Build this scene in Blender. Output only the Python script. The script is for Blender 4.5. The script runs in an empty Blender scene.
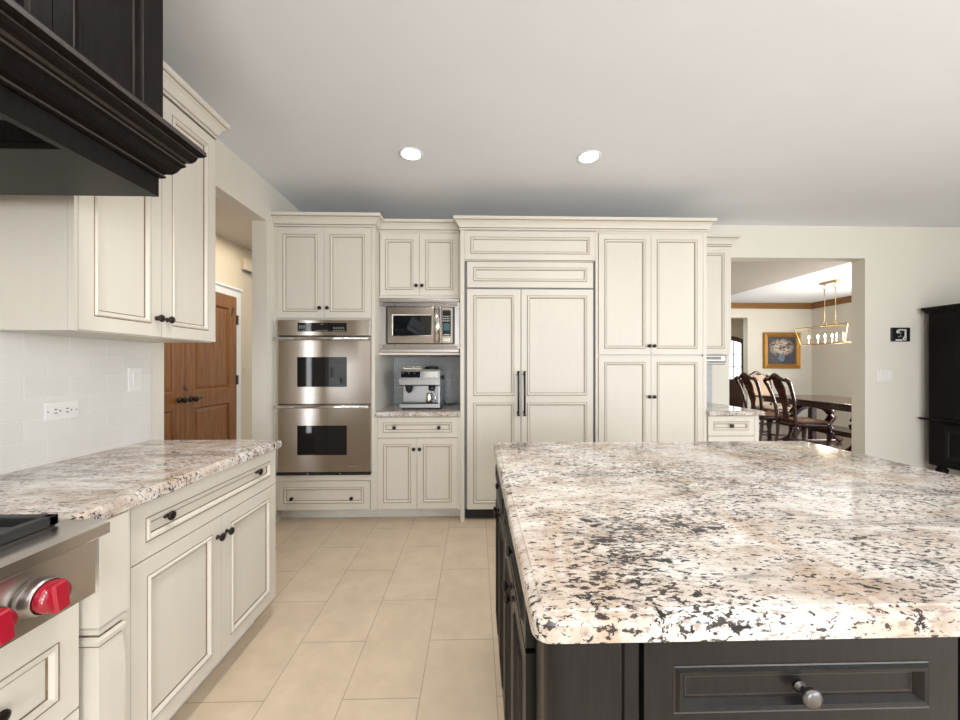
import bpy, bmesh, math, random
from mathutils import Vector, Matrix
from math import radians, sin, cos, pi, tan
random.seed(7)
S = bpy.context.scene
COL = S.collection

# ------------------------------------------------------------------ camera, world, lights, exposure
YAW = 1.4
cam_d = bpy.data.cameras.new('camera')
cam = bpy.data.objects.new('camera', cam_d); COL.objects.link(cam)
cam.location = (0, 0, 1.29)
cam.rotation_euler = (radians(90), 0, radians(-YAW))
cam_d.sensor_width = 36; cam_d.sensor_fit = 'HORIZONTAL'
cam_d.lens = 372 * 36 / 960
cam_d.shift_x = -5.1 / 960; cam_d.shift_y = 6 / 960
cam_d.clip_start = 0.02
S.camera = cam

S.view_settings.view_transform = 'Standard'
S.view_settings.look = 'None'
S.view_settings.gamma = 1.0
S.view_settings.use_curve_mapping = False
S.view_settings.exposure = 0.38

w = bpy.data.worlds.new('sky'); S.world = w; w.use_nodes = True
bg = w.node_tree.nodes['Background']
bg.inputs[0].default_value = (0.86, 0.93, 1.0, 1); bg.inputs[1].default_value = 1.2

def area(name, loc, rot, sx, sy, power, color=(1, 1, 1), spread=180):
    d = bpy.data.lights.new(name, 'AREA'); d.shape = 'RECTANGLE'; d.size = sx; d.size_y = sy
    d.energy = power; d.color = color; d.spread = radians(spread)
    o = bpy.data.objects.new(name, d); COL.objects.link(o); o.location = loc
    o.rotation_euler = [radians(a) for a in rot]
    return o
DAY = (0.925, 0.96, 1.0)
# daylight through the glazing of the rear wall and of the right-hand wall
for i, x in enumerate((.6, 3.6)):
    area('rear_window_daylight', (x, -3.48, 1.45), (102, 0, 0), 1.6, 2.1, 78, DAY)
for y, p in ((-2.2, 60), (0.0, 14)):
    area('side_window_daylight', (5.10, y, 1.45), (102, 0, 90), 1.6, 2.0, p, DAY)
# added fill lights for dining room and hall, plus a foyer light and sidelight
area('dining_fill_light', (7.74, 5.2, 1.5), (108, 0, 90), 1.6, 1.8, 195, (1, .96, .90))  # unseen fill added to brighten the dining room; the wall has no window
area('foyer_area_light', (5.6, 9.6, 2.5), (0, 0, 0), 0.9, 0.9, 22, DAY)  # area light under the foyer ceiling, facing down
area('hall_fill_light', (-2.15, 3.6, 2.6), (0, 0, 0), 0.5, 1.2, 9, (1, .93, .83))  # unseen overhead fill added for the hall, without a fixture
area('hall_sidelight_daylight', (-2.47, .56, 1.25), (90, 0, 0), 0.07, 1.9, 2.6, DAY)

# ------------------------------------------------------------------ materials
def new_mat(name):
    m = bpy.data.materials.new(name); m.use_nodes = True
    nt = m.node_tree; b = nt.nodes['Principled BSDF']
    return m, nt, b
def N(nt, typ, **kw):
    n = nt.nodes.new(typ)
    for k, v in kw.items():
        if k.startswith('i_'): n.inputs[k[2:].replace('_', ' ')].default_value = v
        else: setattr(n, k, v)
    return n
def ramp(nt, fac, stops, interp='LINEAR'):
    r = nt.nodes.new('ShaderNodeValToRGB'); r.color_ramp.interpolation = interp
    el = r.color_ramp.elements
    while len(el) < len(stops): el.new(0.5)
    for e, (p, c) in zip(el, stops):
        e.position = p; e.color = c if len(c) == 4 else (*c, 1)
    nt.links.new(fac, r.inputs[0]); return r.outputs[0]
def coords(nt, scale=(1, 1, 1), rot=(0, 0, 0), loc=(0, 0, 0)):
    t = nt.nodes.new('ShaderNodeTexCoord'); mp = nt.nodes.new('ShaderNodeMapping')
    mp.inputs['Scale'].default_value = scale; mp.inputs['Rotation'].default_value = [radians(a) for a in rot]
    mp.inputs['Location'].default_value = loc
    nt.links.new(t.outputs['Object'], mp.inputs[0]); return mp.outputs[0]
def noise(nt, vec, scale, detail=4, rough=.55, dist=0):
    n = nt.nodes.new('ShaderNodeTexNoise'); n.inputs['Scale'].default_value = scale
    n.inputs['Detail'].default_value = detail; n.inputs['Roughness'].default_value = rough
    n.inputs['Distortion'].default_value = dist
    nt.links.new(vec, n.inputs['Vector']); return n.outputs[0]
def mix(nt, fac, a, b, mode='MIX'):
    m = nt.nodes.new('ShaderNodeMix'); m.data_type = 'RGBA'; m.blend_type = mode
    for sock, v in ((m.inputs[0], fac), (m.inputs[6], a), (m.inputs[7], b)):
        if hasattr(v, 'links'): nt.links.new(v, sock)
        elif isinstance(v, (int, float)): sock.default_value = v
        else: sock.default_value = (*v, 1) if len(v) == 3 else v
    return m.outputs[2]
def math_(nt, op, a, b=None):
    m = nt.nodes.new('ShaderNodeMath'); m.operation = op
    for i, v in enumerate((a, b)):
        if v is None: continue
        if hasattr(v, 'links'): nt.links.new(v, m.inputs[i])
        else: m.inputs[i].default_value = v
    return m.outputs[0]
def bump(nt, b, h, strength=.2, dist=.002):
    n = nt.nodes.new('ShaderNodeBump'); n.inputs['Strength'].default_value = strength
    n.inputs['Distance'].default_value = dist
    nt.links.new(h, n.inputs['Height']); nt.links.new(n.outputs[0], b.inputs['Normal'])
def simple(name, col, rough=.5, metal=0, var=.06, scale=(8, 8, 8), bumpy=0, coat=0, emit=None, es=0):
    m, nt, b = new_mat(name)
    v = coords(nt, scale); n = noise(nt, v, 3, 4)
    lo = tuple(max(0, c * (1 - var)) for c in col); hi = tuple(min(1, c * (1 + var)) for c in col)
    nt.links.new(ramp(nt, n, [(.3, lo), (.7, hi)]), b.inputs['Base Color'])
    b.inputs['Roughness'].default_value = rough; b.inputs['Metallic'].default_value = metal
    if coat: b.inputs['Coat Weight'].default_value = coat; b.inputs['Coat Roughness'].default_value = .15
    if bumpy: bump(nt, b, n, bumpy)
    if emit: b.inputs['Emission Color'].default_value = (*emit, 1); b.inputs['Emission Strength'].default_value = es
    return m
MAT = {}
MAT['cream'] = simple('cream_paint', (.66, .620, .545), .42, var=.012, scale=(14, 14, 1.2))
MAT['glaze'] = simple('brown_glaze', (.235, .165, .105), .6, var=.25, scale=(20, 20, 20))
MAT['toe'] = simple('cream_plinth_lit', (.76, .74, .69), .5)  # cabinet cream made whiter: light on the toe kicks put into the colour
MAT['black'] = simple('black_stained_wood', (.0085, .0078, .0080), .33, var=.45, scale=(40, 40, 3)); MAT['black'].node_tree.nodes['Principled BSDF'].inputs['Specular IOR Level'].default_value = .3
MAT['hoodblack'] = simple('dark_hood_wood', (.0075, .0060, .0055), .30, var=.4, scale=(40, 40, 3)); MAT['hoodblack'].node_tree.nodes['Principled BSDF'].inputs['Specular IOR Level'].default_value = .09
MAT['blackedge'] = simple('rubbed_black_edge', (.030, .023, .019), .35, var=.4, scale=(40, 40, 6))
MAT['wall'] = simple('cream_wall_paint', (.73, .70, .62), .85, var=.012, scale=(1, 1, 1))
MAT['ceil'] = simple('ceiling_paint', (.825, .85, .89), .9, var=.01, scale=(1, 1, 1))
MAT['ceil_shaded'] = simple('shaded_ceiling', (.56, .515, .475), .9, var=.01, scale=(1, 1, 1))  # weaker light on the passage and hall ceilings, put into the colour
MAT['hallwall'] = simple('beige_hall_paint', (.66, .57, .43), .85, var=.015, scale=(1, 1, 1))
MAT['trim'] = simple('white_trim_paint', (.80, .79, .76), .45, var=.01)
MAT['white'] = simple('white_plastic', (.80, .79, .76), .35, var=.01)
MAT['bronze'] = simple('oil_rubbed_bronze', (.035, .028, .024), .32, metal=.8, var=.3)
MAT['pewter'] = simple('pewter', (.15, .145, .145), .33, metal=.9, var=.2)
MAT['iron'] = simple('cast_iron', (.018, .017, .018), .5, var=.3, bumpy=.15)
MAT['dark'] = simple('black_plastic', (.012, .012, .013), .3, var=.2)
MAT['glass'] = simple('black_oven_glass', (.008, .009, .010), .04, var=.1)
MAT['red'] = simple('red_plastic', (.36, .008, .024), .28, var=.08, coat=.4)
MAT['bezel'] = simple('satin_bezel_metal', (.42, .40, .38), .38, metal=1, var=.05)
MAT['chrome'] = simple('polished_steel', (.75, .74, .72), .12, metal=1, var=.03)
MAT['silver'] = simple('silver_metal', (.40, .41, .43), .30, metal=.9, var=.05)
MAT['mahogany'] = simple('dark_mahogany', (.050, .014, .008), .25, var=.5, scale=(6, 6, 20), coat=.5)
MAT['mahogany_red'] = simple('reddish_mahogany', (.075, .020, .010), .25, var=.4, scale=(6, 6, 20), coat=.5)
MAT['leather'] = simple('brown_seat_leather', (.20, .090, .035), .5, var=.25, scale=(12, 12, 12))
MAT['uphol'] = simple('tan_upholstery', (.50, .37, .27), .8, var=.12, scale=(20, 20, 20))
MAT['gold'] = simple('gilded_frame', (.46, .24, .055), .38, metal=.55, var=.5, scale=(30, 30, 30), bumpy=.5)
MAT['brass'] = simple('aged_brass', (.50, .36, .18), .32, metal=.9, var=.1)
MAT['brownpaint'] = simple('stained_crown_wood', (.25, .120, .030), .45, var=.2, scale=(1.5, 1.5, 30))
MAT['candle'] = simple('candle_sleeve', (.85, .80, .68), .5)
MAT['bulb'] = simple('lit_bulb', (1, .9, .75), .4, emit=(1, .82, .58), es=50)
MAT['lamp'] = simple('lit_lamp_lens', (1, .97, .92), .4, emit=(1, .96, .88), es=9)
MAT['pane'] = simple('daylit_pane', (.9, .93, .95), .2, emit=(.92, .96, 1), es=1.6)
MAT['mark'] = simple('pale_print', (.62, .64, .64), .5)
MAT['greyprint'] = simple('grey_print', (.22, .22, .22), .5)
MAT['display'] = simple('lit_display', (.02, .06, .07), .2, emit=(.10, .42, .5), es=.07)
MAT['kneewood'] = simple('front_door_wood', (.085, .038, .018), .4, var=.4, scale=(8, 8, 2))

def steel_mat(name, col, rough, sc):
    m, nt, b = new_mat(name)
    n = noise(nt, coords(nt, sc), 6, 3)
    nt.links.new(ramp(nt, n, [(.3, tuple(c * .94 for c in col)), (.7, tuple(min(1, c * 1.05) for c in col))]), b.inputs['Base Color'])
    b.inputs['Metallic'].default_value = 1; b.inputs['Roughness'].default_value = rough
    b.inputs['Anisotropic'].default_value = .85; b.inputs['Anisotropic Rotation'].default_value = .25
    tg = nt.nodes.new('ShaderNodeTangent'); tg.direction_type = 'RADIAL'; tg.axis = 'Z'
    nt.links.new(tg.outputs[0], b.inputs['Tangent'])
    return m
MAT['steel'] = steel_mat('brushed_steel', (.57, .52, .475), .19, (2, 2, 160))
MAT['steel_dark'] = steel_mat('brushed_dark_steel', (.44, .395, .355), .26, (2, 2, 160))
MAT['steel_range'] = steel_mat('brushed_range_steel', (.60, .555, .51), .26, (160, 3, 160))

def granite_mat(name, turn=0, bias=0):
    m, nt, b = new_mat(name)
    st = coords(nt, (1.0, 2.2, 1.5), (0, 0, 30 + turn))
    st2 = coords(nt, (.7, 2.6, 2.0), (0, 0, 22 + turn), (3, 1, 2))
    # cloudy cream ground
    c0 = ramp(nt, noise(nt, st, 6, 7, .65, .4), [(.28, (.32, .255, .21)), (.41, (.51, .43, .37)), (.52, (.635, .585, .54)), (.70, (.735, .72, .70))])
    # warm rust clouds
    rf = ramp(nt, noise(nt, coords(nt, (1, .5, 1), (0, 0, -24 + turn), (.4, 2.2, 0)), 2.3, 6, .66, .7), [(.545, (0, 0, 0)), (.59, (.50, .50, .50)), (.64, (.06, .06, .06))])
    c1 = mix(nt, rf, c0, (.43, .285, .17))
    # grey smoky streaks
    gf = ramp(nt, noise(nt, st2, 3.6, 8, .70, .5), [(.545, (0, 0, 0)), (.66, (.75, .75, .75))])
    c2 = mix(nt, gf, c1, (.185, .165, .155))
    # where the dark minerals gather
    cl = ramp(nt, noise(nt, coords(nt, (1, 1, 1), (0, 0, 0), (5.1, 3.3, 0)), 3.2, 5, .62, .4), [(.36, (0, 0, 0)), (.62, (1, 1, 1))])
    f0 = ramp(nt, math_(nt, 'ADD', noise(nt, coords(nt, (1, 2.6, 1.6), (0, 0, 26 + turn), (.7, .1, 0)), 36, 5, .7, .3), math_(nt, 'MULTIPLY', cl, .05)), [(.575, (0, 0, 0)), (.65, (.72, .72, .72))])
    c2 = mix(nt, f0, c2, (.24, .185, .16))
    # fine flecks
    f1 = noise(nt, st, 60, 4, .62, .4)
    f1c = ramp(nt, math_(nt, 'ADD', f1, math_(nt, 'MULTIPLY', cl, .105)), [(.610 + bias, (0, 0, 0)), (.645 + bias, (.95, .95, .95))])
    c3 = mix(nt, f1c, c2, (.030, .022, .022))
    # ragged black crystals
    f2 = noise(nt, coords(nt, (1, 1.35, 1.2), (0, 0, 30 + turn), (1.7, .3, 0)), 25, 6, .72, .5)
    f2c = ramp(nt, math_(nt, 'ADD', f2, math_(nt, 'MULTIPLY', cl, .085)), [(.652 + bias * .6, (0, 0, 0)), (.670 + bias * .6, (1, 1, 1))])
    c4 = mix(nt, f2c, c3, (.020, .020, .024))
    nt.links.new(c4, b.inputs['Base Color'])
    b.inputs['Roughness'].default_value = .085
    b.inputs['Specular IOR Level'].default_value = .30
    return m
MAT['granite'] = granite_mat('speckled_granite'); MAT['granite_streaked'] = granite_mat('streaked_granite', 62, .022)

def tile_floor():
    m, nt, b = new_mat('beige_floor_tile')
    t = nt.nodes.new('ShaderNodeTexCoord'); s = nt.nodes.new('ShaderNodeSeparateXYZ'); c = nt.nodes.new('ShaderNodeCombineXYZ')
    nt.links.new(t.outputs['Object'], s.inputs[0])
    nt.links.new(math_(nt, 'ADD', s.outputs[1], -1.4516 + .3045 + .609 * 100), c.inputs[0])
    nt.links.new(math_(nt, 'ADD', s.outputs[0], .517 + .299 * 100), c.inputs[1])
    br = nt.nodes.new('ShaderNodeTexBrick'); br.offset = .5; br.offset_frequency = 2; br.squash = 1
    br.inputs['Scale'].default_value = 1; br.inputs['Brick Width'].default_value = .609; br.inputs['Row Height'].default_value = .299
    br.inputs['Mortar Size'].default_value = .0022; br.inputs['Mortar Smooth'].default_value = .1; br.inputs['Bias'].default_value = 0
    br.inputs['Color1'].default_value = (.65, .53, .40, 1); br.inputs['Color2'].default_value = (.68, .56, .43, 1)
    br.inputs['Mortar'].default_value = (.42, .34, .26, 1)
    nt.links.new(c.outputs[0], br.inputs['Vector'])
    n = noise(nt, coords(nt), 7, 6, .65)
    cl = mix(nt, 1.0, br.outputs['Color'], ramp(nt, n, [(.3, (.90, .89, .87)), (.7, (1.06, 1.06, 1.06))]), 'MULTIPLY')
    nt.links.new(cl, b.inputs['Base Color']); b.inputs['Roughness'].default_value = .38
    bump(nt, b, math_(nt, 'SUBTRACT', 1.0, br.outputs['Fac']), .35, .002)
    return m
MAT['floor'] = tile_floor()

def subway(name, axis, col, mort, off=(0, 0), rough=.12):
    m, nt, b = new_mat(name)
    t = nt.nodes.new('ShaderNodeTexCoord'); s = nt.nodes.new('ShaderNodeSeparateXYZ'); c = nt.nodes.new('ShaderNodeCombineXYZ')
    nt.links.new(t.outputs['Object'], s.inputs[0])
    nt.links.new(math_(nt, 'ADD', s.outputs[axis], off[0] + .152 * 100), c.inputs[0])
    nt.links.new(math_(nt, 'ADD', s.outputs[2], off[1] + .0795 * 100), c.inputs[1])
    br = nt.nodes.new('ShaderNodeTexBrick'); br.offset = .5; br.offset_frequency = 2
    for k, v in (('Scale', 1), ('Brick Width', .152), ('Row Height', .0795), ('Mortar Size', .0018), ('Mortar Smooth', .2)):
        br.inputs[k].default_value = v
    br.inputs['Color1'].default_value = (*col, 1); br.inputs['Color2'].default_value = (*[x * .965 for x in col], 1)
    br.inputs['Mortar'].default_value = (*mort, 1)
    nt.links.new(c.outputs[0], br.inputs['Vector'])
    nt.links.new(br.outputs['Color'], b.inputs['Base Color'])
    b.inputs['Roughness'].default_value = rough
    bump(nt, b, math_(nt, 'SUBTRACT', 1.0, br.outputs['Fac']), .6, .003)
    return m
MAT['subway'] = subway('white_subway_tile', 1, (.755, .735, .695), (.84, .825, .79), (-1.393, -.914 - .017))
MAT['subway_grey'] = subway('grey_subway_tile', 0, (.42, .44, .45), (.60, .61, .60), (.03, -.914))

def wood_mat(name, cols, sc, knots=True, rough=.4):
    m, nt, b = new_mat(name)
    n = noise(nt, coords(nt, sc), 3, 6, .6, .8)
    c = ramp(nt, n, [(.25, cols[0]), (.5, cols[1]), (.75, cols[2])])
    if knots:
        k = noise(nt, coords(nt, (1, 1, .6), (0, 0, 0), (2, 5, 1)), 9, 2, .4)
        c = mix(nt, ramp(nt, k, [(.72, (0, 0, 0)), (.76, (.9, .9, .9))]), c, (.05, .018, .006))
    nt.links.new(c, b.inputs['Base Color']); b.inputs['Roughness'].default_value = rough
    return m
MAT['alder'] = wood_mat('knotty_alder', ((.135, .047, .006), (.245, .090, .013), (.33, .138, .026)), (9, 9, .9))
MAT['planks'] = wood_mat('dark_floor_planks', ((.045, .026, .018), (.08, .048, .032), (.13, .08, .055)), (1.2, 9, 1), False, .16)

def painting_mat():
    m, nt, b = new_mat('flower_painting')
    v = coords(nt, (1, 1, 1))
    s = nt.nodes.new('ShaderNodeSeparateXYZ'); nt.links.new(v, s.inputs[0])
    # blossom cloud: distance from the bouquet centre (object space, metres)
    dx = math_(nt, 'MULTIPLY', s.outputs[0], 3.2); dz = math_(nt, 'MULTIPLY', math_(nt, 'ADD', s.outputs[2], -.07), 4.6)
    r = math_(nt, 'ADD', math_(nt, 'MULTIPLY', dx, dx), math_(nt, 'MULTIPLY', dz, dz))
    cloud = ramp(nt, r, [(.35, (1, 1, 1)), (1.0, (0, 0, 0))])
    fl = ramp(nt, noise(nt, v, 15, 4, .6, 1.2), [(.44, (0, 0, 0)), (.50, (1, 1, 1))])
    f = mix(nt, 1.0, cloud, fl, 'MULTIPLY')
    ground = ramp(nt, noise(nt, v, 4, 4), [(.3, (.030, .032, .045)), (.7, (.085, .085, .105))])
    c = mix(nt, f, ground, ramp(nt, noise(nt, v, 24, 2), [(.35, (.34, .20, .13)), (.5, (.60, .52, .40)), (.65, (.55, .50, .50))]))
    # blue vase under the bouquet and a table line
    vx = math_(nt, 'MULTIPLY', math_(nt, 'ADD', s.outputs[0], -.0), 12.5); vz = math_(nt, 'MULTIPLY', math_(nt, 'ADD', s.outputs[2], .17), 11)
    rv = math_(nt, 'ADD', math_(nt, 'MULTIPLY', vx, vx), math_(nt, 'MULTIPLY', vz, vz))
    c = mix(nt, ramp(nt, rv, [(.7, (.9, .9, .9)), (1.0, (0, 0, 0))]), c, ramp(nt, noise(nt, v, 20, 3), [(.35, (.08, .13, .20)), (.65, (.24, .32, .40))]))
    nt.links.new(c, b.inputs['Base Color']); b.inputs['Roughness'].default_value = .45
    return m
MAT['painting'] = painting_mat()

# ------------------------------------------------------------------ building helpers
class Fr:
    """local frame: a along U, b up, c along the outward normal"""
    def __init__(s, o, U, Nn):
        s.o = Vector(o); s.U = Vector(U); s.N = Vector(Nn); s.V = Vector((0, 0, 1))
    def __call__(s, a, b, c): return s.o + s.U * a + s.V * b + s.N * c
BACK = lambda y: Fr((0, y, 0), (1, 0, 0), (0, -1, 0))      # faces on the back run (a = X)
LEFT = lambda x: Fr((x, 0, 0), (0, 1, 0), (1, 0, 0))       # faces on the left run (a = Y)
ISL = lambda x: Fr((x, 0, 0), (0, 1, 0), (-1, 0, 0))       # island's left side (a = Y)
WORLD = Fr((0, 0, 0), (1, 0, 0), (0, 1, 0))                # a = X, b = Z, c = Y

class MB:
    def __init__(s): s.v = []; s.f = []; s.m = []; s.sm = []
    def face(s, ids, mi=0, smooth=False): s.f.append(ids); s.m.append(mi); s.sm.append(smooth)
    def add(s, pts): n = len(s.v); s.v += [Vector(p) for p in pts]; return n
    def box(s, x0, x1, y0, y1, z0, z1, mi=0, bev=0):
        if x1 < x0: x0, x1 = x1, x0
        if y1 < y0: y0, y1 = y1, y0
        if z1 < z0: z0, z1 = z1, z0
        if bev:
            bev = min(bev, (x1 - x0) * .45, (y1 - y0) * .45, (z1 - z0) * .45)
            bm = bmesh.new(); bmesh.ops.create_cube(bm, size=1)
            for q in bm.verts: q.co = Vector((x0 + (q.co.x + .5) * (x1 - x0), y0 + (q.co.y + .5) * (y1 - y0), z0 + (q.co.z + .5) * (z1 - z0)))
            bmesh.ops.bevel(bm, geom=bm.edges[:], offset=bev, segments=2, affect='EDGES', profile=.5)
            s.bm(bm, mi); return s
        n = s.add([(x0, y0, z0), (x1, y0, z0), (x1, y1, z0), (x0, y1, z0), (x0, y0, z1), (x1, y0, z1), (x1, y1, z1), (x0, y1, z1)])
        for q in ((0, 3, 2, 1), (4, 5, 6, 7), (0, 1, 5, 4), (1, 2, 6, 5), (2, 3, 7, 6), (3, 0, 4, 7)): s.face([n + k for k in q], mi)
        return s
    def bm(s, bm, mi=0, smooth=False):
        n = len(s.v); bm.verts.index_update()
        s.v += [q.co.copy() for q in bm.verts]
        for f in bm.faces: s.face([n + q.index for q in f.verts], mi, smooth)
        bm.free()
    def fbox(s, fr, a0, a1, b0, b1, c0, c1, mi=0, bev=0):
        p, q = fr(a0, b0, c0), fr(a1, b1, c1)
        return s.box(p.x, q.x, p.y, q.y, p.z, q.z, mi, bev)
    def loft(s, rings, mi=0, smooth=False, caps=True, closed=True, mis=None):
        k = len(rings[0]); ns = [s.add(r) for r in rings]
        for i in range(len(rings) - 1):
            for j in range(k if closed else k - 1):
                j2 = (j + 1) % k
                s.face([ns[i] + j, ns[i] + j2, ns[i + 1] + j2, ns[i + 1] + j], mis[j] if mis else mi, smooth)
        if caps:
            s.face([ns[0] + j for j in range(k)][::-1], mi); s.face([ns[-1] + j for j in range(k)], mi)
        return s
    def lathe(s, o, axis, prof, seg=16, mi=0, mis=None, smooth=True):
        """prof: (radius, distance along axis)"""
        ax = Vector(axis).normalized(); t = Vector((0, 0, 1)) if abs(ax.z) < .9 else Vector((1, 0, 0))
        u = ax.cross(t).normalized(); v = ax.cross(u); o = Vector(o)
        rings = [[o + ax * d + (u * cos(2 * pi * k / seg) + v * sin(2 * pi * k / seg)) * max(r, 1e-4) for k in range(seg)] for r, d in prof]
        ns = [s.add(r) for r in rings]
        for i in range(len(rings) - 1):
            for j in range(seg):
                j2 = (j + 1) % seg
                s.face([ns[i] + j, ns[i] + j2, ns[i + 1] + j2, ns[i + 1] + j], mis[i] if mis else mi, smooth)
        s.face([ns[0] + j for j in range(seg)][::-1], mis[0] if mis else mi); s.face([ns[-1] + j for j in range(seg)], mis[-1] if mis else mi)
        return s
    def tube(s, pts, rad, seg=8, mi=0, flat=1.0, smooth=True):
        pts = [Vector(p) for p in pts]; rs = rad if isinstance(rad, (list, tuple)) else [rad] * len(pts)
        rings = []; up = None
        for i, p in enumerate(pts):
            d = (pts[min(i + 1, len(pts) - 1)] - pts[max(i - 1, 0)]).normalized()
            if up is None:
                t = Vector((0, 0, 1)) if abs(d.z) < .9 else Vector((0, 1, 0)); up = t
            u = d.cross(up)
            if u.length < 1e-4: u = d.cross(Vector((1, 0, 0)))
            u.normalize(); v = d.cross(u)
            rings.append([p + (u * cos(2 * pi * k / seg + pi / 4) + v * flat * sin(2 * pi * k / seg + pi / 4)) * rs[i] for k in range(seg)])
        return s.loft(rings, mi, smooth)
    def prism(s, poly, d0, d1, fn, mi=0, smooth=False):
        """poly of (a, b); fn(a, b, c) -> point"""
        return s.loft([[fn(a, b, d0) for a, b in poly], [fn(a, b, d1) for a, b in poly]], mi, smooth)
    def sweep(s, path, prof, closed_path=False, mis=None, mi=0):
        """path: plan points (x, y), outward = right-hand side of travel; prof: closed loop of (out, z)"""
        P = [Vector((p[0], p[1])) for p in path]; n = len(P); rings = []
        for i in range(n):
            def nrm(a, b):
                d = (b - a).normalized(); return Vector((d.y, -d.x))
            if closed_path: n1, n2 = nrm(P[i - 1], P[i]), nrm(P[i], P[(i + 1) % n])
            else:
                n1 = nrm(P[i - 1], P[i]) if i > 0 else nrm(P[i], P[i + 1]); n2 = nrm(P[i], P[i + 1]) if i < n - 1 else n1
            b = (n1 + n2); b = b / max(1e-6, b.dot(n1))
            rings.append([(P[i].x + b.x * o, P[i].y + b.y * o, z) for o, z in prof])
        if closed_path: rings.append(rings[0])
        return s.loft(rings, mi, False, not closed_path, True, mis)
    def rings(s, fr, a0, a1, b0, b1, prof, mis, cap_mi=0):
        """nested rectangle rings: prof list of (inset, height); closes with a flat centre"""
        ns = []
        for ins, h in prof:
            ns.append(s.add([fr(a0 + ins, b0 + ins, h), fr(a1 - ins, b0 + ins, h), fr(a1 - ins, b1 - ins, h), fr(a0 + ins, b1 - ins, h)]))
        for i in range(len(prof) - 1):
            for j in range(4):
                j2 = (j + 1) % 4
                s.face([ns[i] + j, ns[i] + j2, ns[i + 1] + j2, ns[i + 1] + j], mis[i])
        s.face([ns[-1] + j for j in range(4)], cap_mi)
        return s
    def build(s, name, mats, parent=None, origin=None):
        mats = mats if isinstance(mats, (list, tuple)) else [mats]
        o = Vector(origin) if origin is not None else Vector((0, 0, 0))
        base = world_of(parent) if parent else Vector((0, 0, 0))
        me = bpy.data.meshes.new(name)
        me.from_pydata([tuple(q - (o if origin is not None else base)) for q in s.v], [], s.f)
        for q in mats: me.materials.append(MAT[q] if isinstance(q, str) else q)
        for p, mi, sm in zip(me.polygons, s.m, s.sm): p.material_index = mi; p.use_smooth = sm
        bm = bmesh.new(); bm.from_mesh(me)
        bmesh.ops.recalc_face_normals(bm, faces=bm.faces[:]); bm.to_mesh(me); bm.free(); me.update()
        ob = bpy.data.objects.new(name, me); COL.objects.link(ob)
        if parent: ob.parent = parent
        if origin is not None: ob.location = o - base
        return ob
def world_of(o):
    v = Vector((0, 0, 0))
    while o: v = v + Vector(o.location); o = o.parent
    return v
def thing(name, loc, label, cat, group=None):
    o = bpy.data.objects.new(name, None); COL.objects.link(o); o.location = loc
    o.empty_display_size = .05; o['label'] = label; o['category'] = cat
    if group: o['group'] = group
    return o
def tag(o, label, cat, group=None):
    o['label'] = label; o['category'] = cat
    if group: o['group'] = group
    return o
def struct(name, mb, mat, label, cat):
    o = mb.build(name, mat); o['kind'] = 'structure'; o['label'] = label; o['category'] = cat; return o

# ---- cabinet joinery
def knob(parent, fr, a, b, c, mat='bronze', sc=1.0, label=None):
    m = MB()
    p = [(.0095, 0), (.0095, .002), (.0055, .004), (.0045, .010), (.007, .014), (.0135, .017), (.0155, .021), (.0145, .025), (.009, .0275), (0, .028)]
    m.lathe(fr(a, b, c), fr.N, [(r * sc, d * sc) for r, d in p], 14)
    o = m.build('knob', mat, parent)
    if label: o['label'] = label
    return o
GL = [(0, 0), (0, .0205), (.0014, .0195), (.0034, .0205), (.008, .0255), (.014, .0245), (.0212, .016), (.0222, .013), (.0250, .013), (.0265, .013)]
GM = [0, 1, 1, 0, 0, 0, 1, 1, 0]
def panel_front(parent, name, fr, a0, a1, b0, b1, fw=.05, openings=None, t=.02, style='cream', label=None, glz=1.0):
    """framed door / drawer front with applied, glazed moulding; panels are sub-parts"""
    mats = {'cream': ['cream', 'glaze'], 'black': ['black', 'blackedge'], 'hood': ['hoodblack', 'blackedge']}[style]
    f = (fw, fw, fw, fw) if not isinstance(fw, (tuple, list)) else fw     # left, right, bottom, top
    ops = openings or [(b0 + f[2], b1 - f[3])]
    oa0, oa1 = a0 + f[0], a1 - f[1]
    m = MB()
    zs = [b0] + [q for o in sorted(ops) for q in o] + [b1]
    def bar(x0, x1, y0, y1):
        m.fbox(fr, x0, x1, y0, y1, 0, t)
    bar(a0, oa0, b0, b1); bar(oa1, a1, b0, b1)
    for k in range(0, len(zs), 2): bar(oa0, oa1, zs[k], zs[k + 1])
    e = .0012                                                           # eased, rubbed outer edge
    d = m.build(name, mats, parent)
    if label: d['label'] = label
    for o0, o1 in ops:
        q = MB(); q.rings(fr, oa0, oa1, o0, o1, GL, GM, 0)
        q.build('panel', mats, d)
    return d
CROWN = [(0, 0), (.010, 0), (.010, .014), (.005, .016), (.005, .021), (.013, .024), (.018, .040), (.032, .064), (.050, .080), (.050, .086), (.058, .089), (.062, .096), (.062, .115), (0, .115)]
CROWN_M = [0, 0, 1, 1, 0, 0, 0, 0, 1, 0, 0, 0, 0, 0]
def crown(parent, name, path, z0, sc=1.0, h=1.0, mats=('cream', 'glaze'), prof=CROWN, mis=CROWN_M):
    m = MB(); m.sweep(path, [(o * sc, z0 + z * h) for o, z in prof], mis=mis)
    return m.build(name, list(mats), parent)
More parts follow.
